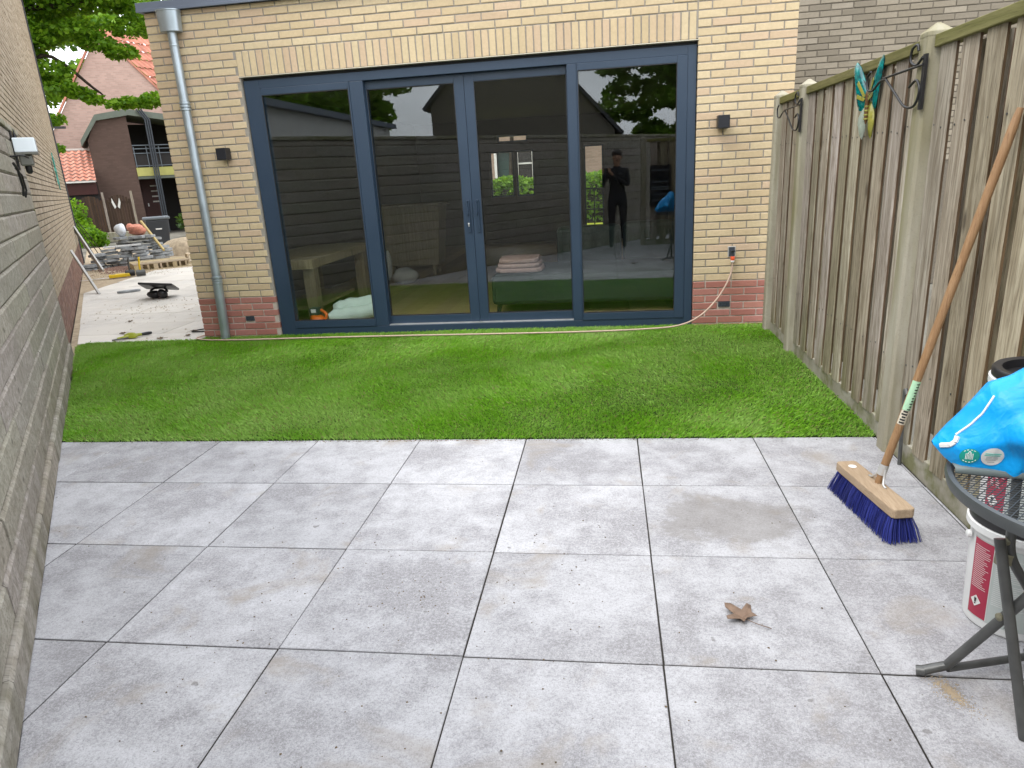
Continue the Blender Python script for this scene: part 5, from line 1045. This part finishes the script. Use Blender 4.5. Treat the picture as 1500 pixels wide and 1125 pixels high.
def trees():
    rng = np.random.default_rng(5)
    b = A(-2.55, 22.5); cl = crown(A(-1.9, 22.5, 8.2), 3.6, 3.3, 95, 640, rng, .75, .5)
    for (u, w, z, s, n) in ((-1.10, 22, 4.55, .55, 260), (-.9, 22, 4.15, .45, 190), (-.55, 22, 4.0, .38, 150), (-.25, 22, 3.85, .30, 110), (-1.35, 22.3, 3.4, .40, 150), (-1.5, 22.3, 2.7, .35, 110), (-1.45, 22.3, 4.3, .5, 200), (.25, 21.5, 3.68, .30, 130), (.55, 21.5, 3.72, .35, 170), (.85, 21.5, 3.72, .38, 190), (1.15, 21.5, 3.8, .4, 190), (.1, 22, 5.2, .5, 260), (.6, 22, 5.0, .45, 220), (-.3, 22, 5.5, .6, 300), (.9, 22, 5.6, .6, 280), (1.3, 22, 6.0, .7, 330), (.4, 22, 6.2, .7, 330), (-.4, 22, 6.4, .7, 330), (-1.2, 22.4, 5.4, .6, 300), (-1.6, 22.6, 5.0, .6, 300), (-1.0, 22.6, 6.2, .7, 330)): cl.append((A(u, w, z), s, s*.42, int(n*1.5)))
    tree('broad green maple overhanging the pink gabled house', b, [([b, A(-2.45, 22.5, 2.5), A(-1.9, 22.5, 4.5), A(-1.45, 22.5, 6.5), A(-1.2, 22.5, 9)], .24, .05), ([A(-2.1, 22.5, 3.6), A(-1.2, 22.2, 4.9), A(-.2, 22, 4.1), A(.0, 22, 3.9)], .07, .012), ([A(-1.5, 22.5, 6), A(.0, 22, 6.1), A(1.6, 21.6, 6.3)], .08, .015), ([A(-1.6, 22.5, 5.5), A(-2.8, 22.4, 7.5), A(-3.2, 22, 9)], .09, .02)], cl, .125, 'maple_leaf', 8)
    for i, (u, w, s, z) in enumerate(((-1.62, 26.2, .55, .45), (-1.25, 25.2, .5, .28), (-1.75, 26.8, .6, 1.1), (1.9, 27.0, .6, .5), (2.3, 25.5, .6, .45))):
        t = thing('garden_shrub', A(u, w), 'leafy green shrub growing by the far dark gates' if i < 3 else 'dark leafy shrub growing by the far house door', 'shrub', 'shrubs by the far gates' if i < 3 else 'shrubs by the far door'); leaves(clump_points([(A(u, w, z), s, s*.7, 420), (A(u+.25, w-.1, z*.6), s*.6, s*.5, 200)], rng), .12, 'maple_leaf' if i < 3 else 'dark_leaf', 'foliage', t, rng); obj('stem', MB().tube([A(u, w, -.03), A(u+.02, w, z)], [.03, .015], 6), 'bark', t)
    # backdrop trees beyond the far houses
    for i, (u, w, hh) in enumerate(((-7, 44, 12), (2, 48, 13), (8, 46, 11))):
        b = A(u, w); tree('tall leafy tree standing behind the gabled house', b, [([b, A(u, w, hh*.4), A(u+.3, w, hh*.8)], .3, .06)], crown(A(u, w, hh*.65), 4.2, hh*.34, 60, 150, rng, 1.3), .42, 'bright_leaf', 30+i, 'trees behind the gabled house')
trees()

# ---------------------------------------------------------------- the room behind the glass
def room():
    z = .033
    t = thing('wooden_table', (-2.93, 4.6, z), 'thick legged wooden table inside behind the left glass pane', 'table'); obj('table_top', MB().box(-3.28, -2.50, 3.74, 5.5, .585, .68), 'table_wood', t, bevel=.006)
    for x, y in ((-2.64, 3.80), (-2.64, 5.30), (-3.24, 3.80), (-3.24, 5.30)): obj('leg', MB().box(x, x+.12, y, y+.12, z-.002, .586), 'table_wood', t, bevel=.005)
    obj('lower_shelf', MB().box(-3.12, -2.645, 4.0, 5.2, .12, .16), 'table_wood', t)
    d = thing('rolled_duvet', (-2.05, 3.86, z), 'rolled pale mint duvet lying inside against the left glass', 'duvet')
    for k, (y, zz, r_) in enumerate(((3.62, .105, .075), (3.75, .155, .095))):
        P = [(-2.34+.062*i, y+.012*i+.008*math.sin(i*1.3), zz+.010*math.sin(i*2.1+k)+.006*i) for i in range(10)]; obj('roll', MB().tube(P, [r_*(.55 if i in (0, 9) else 1+.07*math.sin(i*2.7+k)) for i in range(10)], 18), 'duvet_mint', d, smooth=60)
    g = thing('hedge_trimmer', (-2.46, 3.62, z), 'orange and dark green garden power tool inside behind the left glass', 'power tool')
    obj('housing', MB().blob((-2.47, 3.60, .10), .085, .075, .055, 5, .18, flat=.9), 'tool_orange', g, smooth=45); obj('battery', MB().box(-2.53, -2.43, 3.57, 3.67, .135, .215), 'tool_green', g, bevel=.012); obj('charge_label', MB().box(-2.505, -2.455, 3.566, 3.5695, .17, .205), 'print_white', g); obj('guard', MB().tube(bez([(-2.40, 3.58, .05), (-2.36, 3.60, .14), (-2.42, 3.62, .19)], 5), .014, 8), 'tool_orange', g, smooth=60)
    s = thing('wooden_sideboard', (-2.35, 7.2, z), 'pale wooden sideboard with turned legs deep in the room', 'sideboard'); obj('carcass', MB().prism([(-2.80, 6.95, .18), (-1.98, 6.95, .18), (-1.90, 6.95, 1.02), (-2.85, 6.95, 1.02)], (0, .45, 0)), 'table_wood', s, bevel=.01); obj('top', MB().box(-2.90, -1.85, 6.90, 7.45, 1.021, 1.06), 'table_wood', s, bevel=.008)
    for x in (-2.72, -2.06):
        for y in (7.0, 7.34): obj('leg', MB().lathe([(.03, 0), (.022, .05), (.036, .10), (.036, .151)], (x, y, z-.002), 12), 'table_wood', s, smooth=50)
    tag(obj('white_cushion', MB().blob((-2.3, 6.25, .14), .20, .12, .11, 4, .16).blob((-2.5, 6.2, .30), .05, .05, .20, 2, .1), 'cloth_white', smooth=60), 'crumpled white cushion on the wooden floor inside', 'cushion')
    f = thing('green_sofa', (.35, 4.4, z), 'dark green corner sofa standing inside behind the glass doors', 'sofa'); obj('seat', MB().box(-.70, 1.35, 3.86, 4.86, .13, .425), 'sofa_green', f, bevel=.04); obj('back_cushion', MB().box(-.10, .62, 4.865, 5.10, .13, .80), 'sofa_green', f, bevel=.06); obj('back_cushion', MB().box(.64, 1.36, 4.865, 5.10, .13, .82), 'sofa_green', f, bevel=.06)
    for x in (-.63, 1.28):
        for y in (3.93, 4.78): obj('foot', MB().tube([(x, y, .14), (x-.02, y-.01, z-.001)], [.03, .018], 10), 'black_metal', f)
    k = thing('folded_blanket', (-.44, 4.28, .43), 'stack of folded pink blankets on the green sofa', 'blanket')
    for i in range(3):
        m = MB(); x0, x1, y0, y1 = -.69+.02*i, -.20-.02*i, 4.06, 4.48; zz = .424+i*.047; vs = []
        P = []
        for q in range(28):
            a = 2*math.pi*q/28; cx, sx = math.cos(a), math.sin(a); e = (abs(cx)**6+abs(sx)**6)**(-1/6); P.append(((x0+x1)/2+(x1-x0)/2*cx*e*(1+.03*math.sin(q*2.1+i)), (y0+y1)/2+(y1-y0)/2*sx*e, zz))
        m.prism(P, (0, 0, .044)); obj('fold', m, 'blanket_pink', k, bevel=.014)
room()

# ---------------------------------------------------------------- street seen through the room's far windows
def street():
    t = thing('street_house', (-1, 27, 0), 'pink brown brick house seen through the far windows of the room', 'house'); wins = [(-3.0, -2.3, .9, 2.6), (-4.8, -4.1, .9, 2.6), (1.55, 2.05, .6, 2.9), (3.4, 3.9, .6, 2.9)]; m = MB(); holed(m, -14, 10, -.07, 6.5, 25., 25.4, wins+[(-3.75, -3.15, -.07, 2.3)])
    obj('wall', m, 'far_brick', t); obj('roof', MB().prism([(-14.4, 24.5, 6.4), (10.4, 24.5, 6.4), (10.4, 29, 10), (-14.4, 29, 10)], (0, .1, .2)), 'roof_orange', t)
    for a, b, c, d in wins:
        w = MB(); w.box(a, a+.08, 25.1, 25.2, c, d); w.box(b-.08, b, 25.1, 25.2, c, d); w.box(a+.08, b-.08, 25.1, 25.2, c, c+.08); w.box(a+.08, b-.08, 25.1, 25.2, d-.08, d)
        n = 3 if d-c > 2 else 2
        for k in range(1, n): w.box(a+.08, b-.08, 25.1, 25.2, c+(d-c)*k/n-.03, c+(d-c)*k/n+.03)
        o = obj('window', w, 'flash_white', t); obj('pane', MB().box(a+.07, b-.07, 25.15, 25.16, c+.07, d-.07), 'dark_recess', o)
    obj('front_door', MB().box(-3.74, -3.16, 25.2, 25.26, -.06, 2.29), 'hedge_door', t); obj('door_surround', MB().box(-3.85, -3.75, 24.95, 25.3, -.06, 2.4).box(-3.15, -3.05, 24.95, 25.3, -.06, 2.4), 'flash_white', t)
    rng = np.random.default_rng(9)
    for x in (-3.7, -1.3, 1.1, 3.5):
        h = thing('clipped_hedge', (x, 17, 0), 'bright green clipped hedge beyond the room\'s far windows', 'hedge', 'hedges along the street'); P = np.c_[rng.uniform(x-1.25, x+1.25, 3800), rng.uniform(16.4, 17.4, 3800), rng.uniform(.0, 1.28, 3800)]; P[:, 2] += .05*np.sin(P[:, 0]*5); leaves(P, .13, 'bright_leaf', 'foliage', h, rng); obj('stems', MB().box(x-1.15, x+1.15, 16.6, 17.2, -.06, 1.0), 'dark_recess', h)
    tag(obj('front_lawn', MB().prism([(-3.4, 12.2, -.06), (7, 12.2, -.06), (7, 16.3, -.06), (-3.4, 16.3, -.06)], (0, 0, .05)), 'brush_lime'), kind='structure')
    f = thing('garden_railing', (.25, 12.4, 0), 'black iron railing outside the room\'s far glazed door', 'railing')
    for z in (.55, .98): obj('rail', MB().box(-.6, 1.1, 12.4, 12.43, z, z+.03), 'black_metal', f)
    for k in range(9): obj('bar', MB().box(-.6+k*.2, -.575+k*.2, 12.405, 12.425, -.07, .981), 'black_metal', f)
    b = (-2.6, 20.5, 0); rg = np.random.default_rng(4); tree('small street tree drooping in front of the street house', Vector(b), [([b, (-2.6, 20.5, 1.6), (-2.4, 20.4, 4)], .12, .04)], crown((-1.4, 20.3, 4.2), 3.2, 1.6, 26, 260, rg, .8), .16, 'maple_leaf', 44, 'street trees')
street()

# ---------------------------------------------------------------- what stands behind the camera and shows in the glass
def behind():
    s = thing('garden_shed', (-6.5, -4, 0), 'white walled flat roofed shed behind the concrete fence', 'shed'); obj('wall', MB().box(-8.6, -5.05, -8.6, -1.1, -.07, 2.67), 'shed_white', s); obj('roof_edge', MB().box(-8.75, -4.9, -8.75, -.95, 2.671, 2.78), 'alu_trim', s); obj('corner_pipe', MB().tube([(-5.0, -7.6, 0), (-5.0, -7.6, 2.38)], .04, 8), 'bin_lid', s)
    h = thing('brick_gable_house', (-3.2, -25, 0), 'dusky brick gable house with slate roof behind the garden', 'house'); y = -22.4
    P = [(-7.2, y, -.07), (.9, y, -.07), (.9, y, 3.0), (-3.75, y, 8.0), (-7.2, y, 4.45)]; obj('gable_wall', MB().prism(P, (0, -9, 0)), 'dusk_brick', h)
    rf = MB(); rf.prism([(-7.45, y+.25, 4.25), (-3.75, y+.25, 8.06), (-3.75, y+.25, 8.26), (-7.55, y+.25, 4.35)], (0, -9.5, 0)); rf.prism([(1.2, y+.25, 2.75), (-3.74, y+.25, 8.06), (-3.74, y+.25, 8.26), (1.3, y+.25, 2.85)], (0, -9.5, 0)); obj('roof', rf, 'roof_slate', h)
    rng = np.random.default_rng(15)
    for i, (x, yy, hh, rad, lab, mat) in enumerate(((-9.0, -13, 9.5, 3.2, 'airy green tree behind the white shed', 'bright_leaf'), (-14.5, -16, 10, 3.4, 'tall loose tree far behind the white shed', 'bright_leaf'), (-8.3, -15.5, 8.5, 1.1, 'narrow dark conifer standing beside the brick gable house', 'maple_leaf'), (4.3, -26, 10.5, 3.7, 'large bright tree right of the brick gable house', 'bright_leaf'), (10, -20, 11, 4.0, 'large tree beyond the wooden fence', 'maple_leaf'))):
        b = Vector((x, yy, 0)); tree(lab, b, [([b, b+Vector((.1, 0, hh*.45)), b+Vector((.2, .1, hh*.9))], .25, .04), ([b+Vector((0, 0, hh*.35)), b+Vector((rad*.5, 0, hh*.6)), b+Vector((rad*.8, 0, hh*.75))], .09, .02), ([b+Vector((0, 0, hh*.4)), b+Vector((-rad*.5, .2, hh*.6)), b+Vector((-rad*.8, 0, hh*.7))], .09, .02)], crown((x, yy, hh*(.60 if i != 3 else .46)), rad, hh*(.36 if i != 3 else .40), 75, 130 if i != 3 else 330, rng, .9 if i != 2 else .7), .24, mat, 60+i, 'trees behind the garden')
    p = thing('notice_panel', (1.44, -3.46, .7), 'dark notice panel with pale text lines on the back fence', 'panel'); obj('board', MB().box(1.24, 1.62, -3.470, -3.458, .68, 1.40), 'lamp_black', p)
    m = MB()
    for z, a, b in ((1.30, .0, 1.0), (1.10, .05, .95), (1.01, .0, 1.0), (.97, .0, .98), (.88, .05, .9), (.78, .02, .85)): m.box(1.27+.32*a, 1.27+.32*b, -3.4578, -3.4565, z, z+.022)
    obj('text_line', m, 'bin_lid', p)
behind()

def person():
    # the photographer, standing behind the camera with a phone held in both hands
    cx, cy = .66, -3.22; V, E, Rr_ = [], [], []
    def a(x, y, z, r, par=None):
        V.append((x, y, z)); Rr_.append(r); i = len(V)-1
        if par is not None: E.append((par, i))
        return i
    pel = a(cx, cy, .90, .135); wst = a(cx, cy, 1.06, .125, pel); chest = a(cx, cy-.005, 1.24, .145, wst); nb = a(cx, cy, 1.385, .075, chest); nk = a(cx, cy+.012, 1.44, .055, nb); hd0 = a(cx, cy+.020, 1.50, .070, nk); hd1 = a(cx, cy+.022, 1.565, .082, hd0); hd2 = a(cx, cy+.012, 1.635, .070, hd1)
    hands = []
    for s in (-1, 1):
        hip = a(cx+s*.095, cy, .84, .100, pel); kn = a(cx+s*.105, cy+.015, .47, .062, hip); an = a(cx+s*.11, cy-.005, .09, .045, kn); to = a(cx+s*.12, cy+.13, .035, .036, an)
        sh_ = a(cx+s*.165, cy-.005, 1.335, .066, chest); el = a(cx+s*.215+(-.06 if s < 0 else -.03), cy+.06, 1.09, .047, sh_); hx = .415 if s < 0 else .515; wr = a(hx+s*.03, cy+.19, 1.31, .030, el); pm = a(hx+s*.012, cy+.235, 1.355, .026, wr); hands.append((s, hx, pm))
        for k in range(4):
            f1 = a(hx+s*.004, cy+.262, 1.335+k*.017, .0088, pm); a(hx-s*.018, cy+.268, 1.337+k*.017, .0082, f1)
        t1 = a(hx+s*.02, cy+.245, 1.385, .010, pm); a(hx-s*.005, cy+.236, 1.402, .0088, t1)
    me = bpy.data.meshes.new('p'); me.from_pydata(V, E, []); o = bpy.data.objects.new('p', me); COL.objects.link(o); sk = o.modifiers.new('s', 'SKIN'); sk.use_smooth_shade = True; sub = o.modifiers.new('u', 'SUBSURF'); sub.levels = 2; sub.render_levels = 2
    for i, q in enumerate(me.skin_vertices[0].data): q.radius = (Rr_[i], Rr_[i]*(.72 if i in (0, 1, 2) else 1)); q.use_root = i == 0
    bpy.context.view_layer.update(); ev = o.evaluated_get(bpy.context.evaluated_depsgraph_get()); bm = bpy.data.meshes.new_from_object(ev); bpy.data.objects.remove(o)
    bm.name = 'body'; bm.materials.clear()
    for n in ('jacket', 'trousers', 'skin', 'shoe'): bm.materials.append(MT(n))
    for p in bm.polygons:
        c = p.center; p.use_smooth = True; k = 0
        if c.z < .10: k = 3
        elif c.z < .92: k = 1
        elif c.z > 1.425 and abs(c.x-cx) < .12 and c.y < cy+.14: k = 2
        elif c.y > cy+.20: k = 2
        p.material_index = k
    t = thing('person', (cx, cy, 0), 'person in dark clothes holding up a phone, mirrored in the glass', 'person'); bm.transform(Matrix.Translation((-cx, -cy, 0))); b = bpy.data.objects.new('body', bm); link(b, t, (cx, cy, 0))
    hr = MB(); hr.blob((cx, cy-.008, 1.625), .088, .094, .075, 6, .06, 20, 12); obj('hair', hr, 'hair', t, smooth=60)
    obj('nose', MB().blob((cx, cy+.108, 1.548), .012, .018, .020, 1, .0), 'skin', t, smooth=60)
    for s in (-1, 1): obj('ear', MB().blob((cx+s*.083, cy+.015, 1.555), .010, .018, .028, 2, .0), 'skin', t, smooth=60); obj('eye', MB().blob((cx+s*.030, cy+.096, 1.578), .011, .008, .007, 2, .0), 'hair', t, smooth=60)
    obj('mouth', MB().blob((cx, cy+.098, 1.512), .024, .008, .006, 2, .0), 'door_red', t, smooth=60); obj('chest_logo', MB().box(cx+.03, cx+.09, cy+.098, cy+.106, 1.285, 1.305), 'bin_lid', t)
    ph = thing('mobile_phone', (.465, cy+.25, 1.33), 'black mobile phone held up in both hands of the person', 'phone'); obj('case', MB().box(.398, .532, cy+.250, cy+.259, 1.335, 1.402), 'black_plastic', ph, bevel=.004); obj('camera_bump', MB().box(.43, .47, cy+.2592, cy+.262, 1.37, 1.397), 'lens_grey', ph)
person()
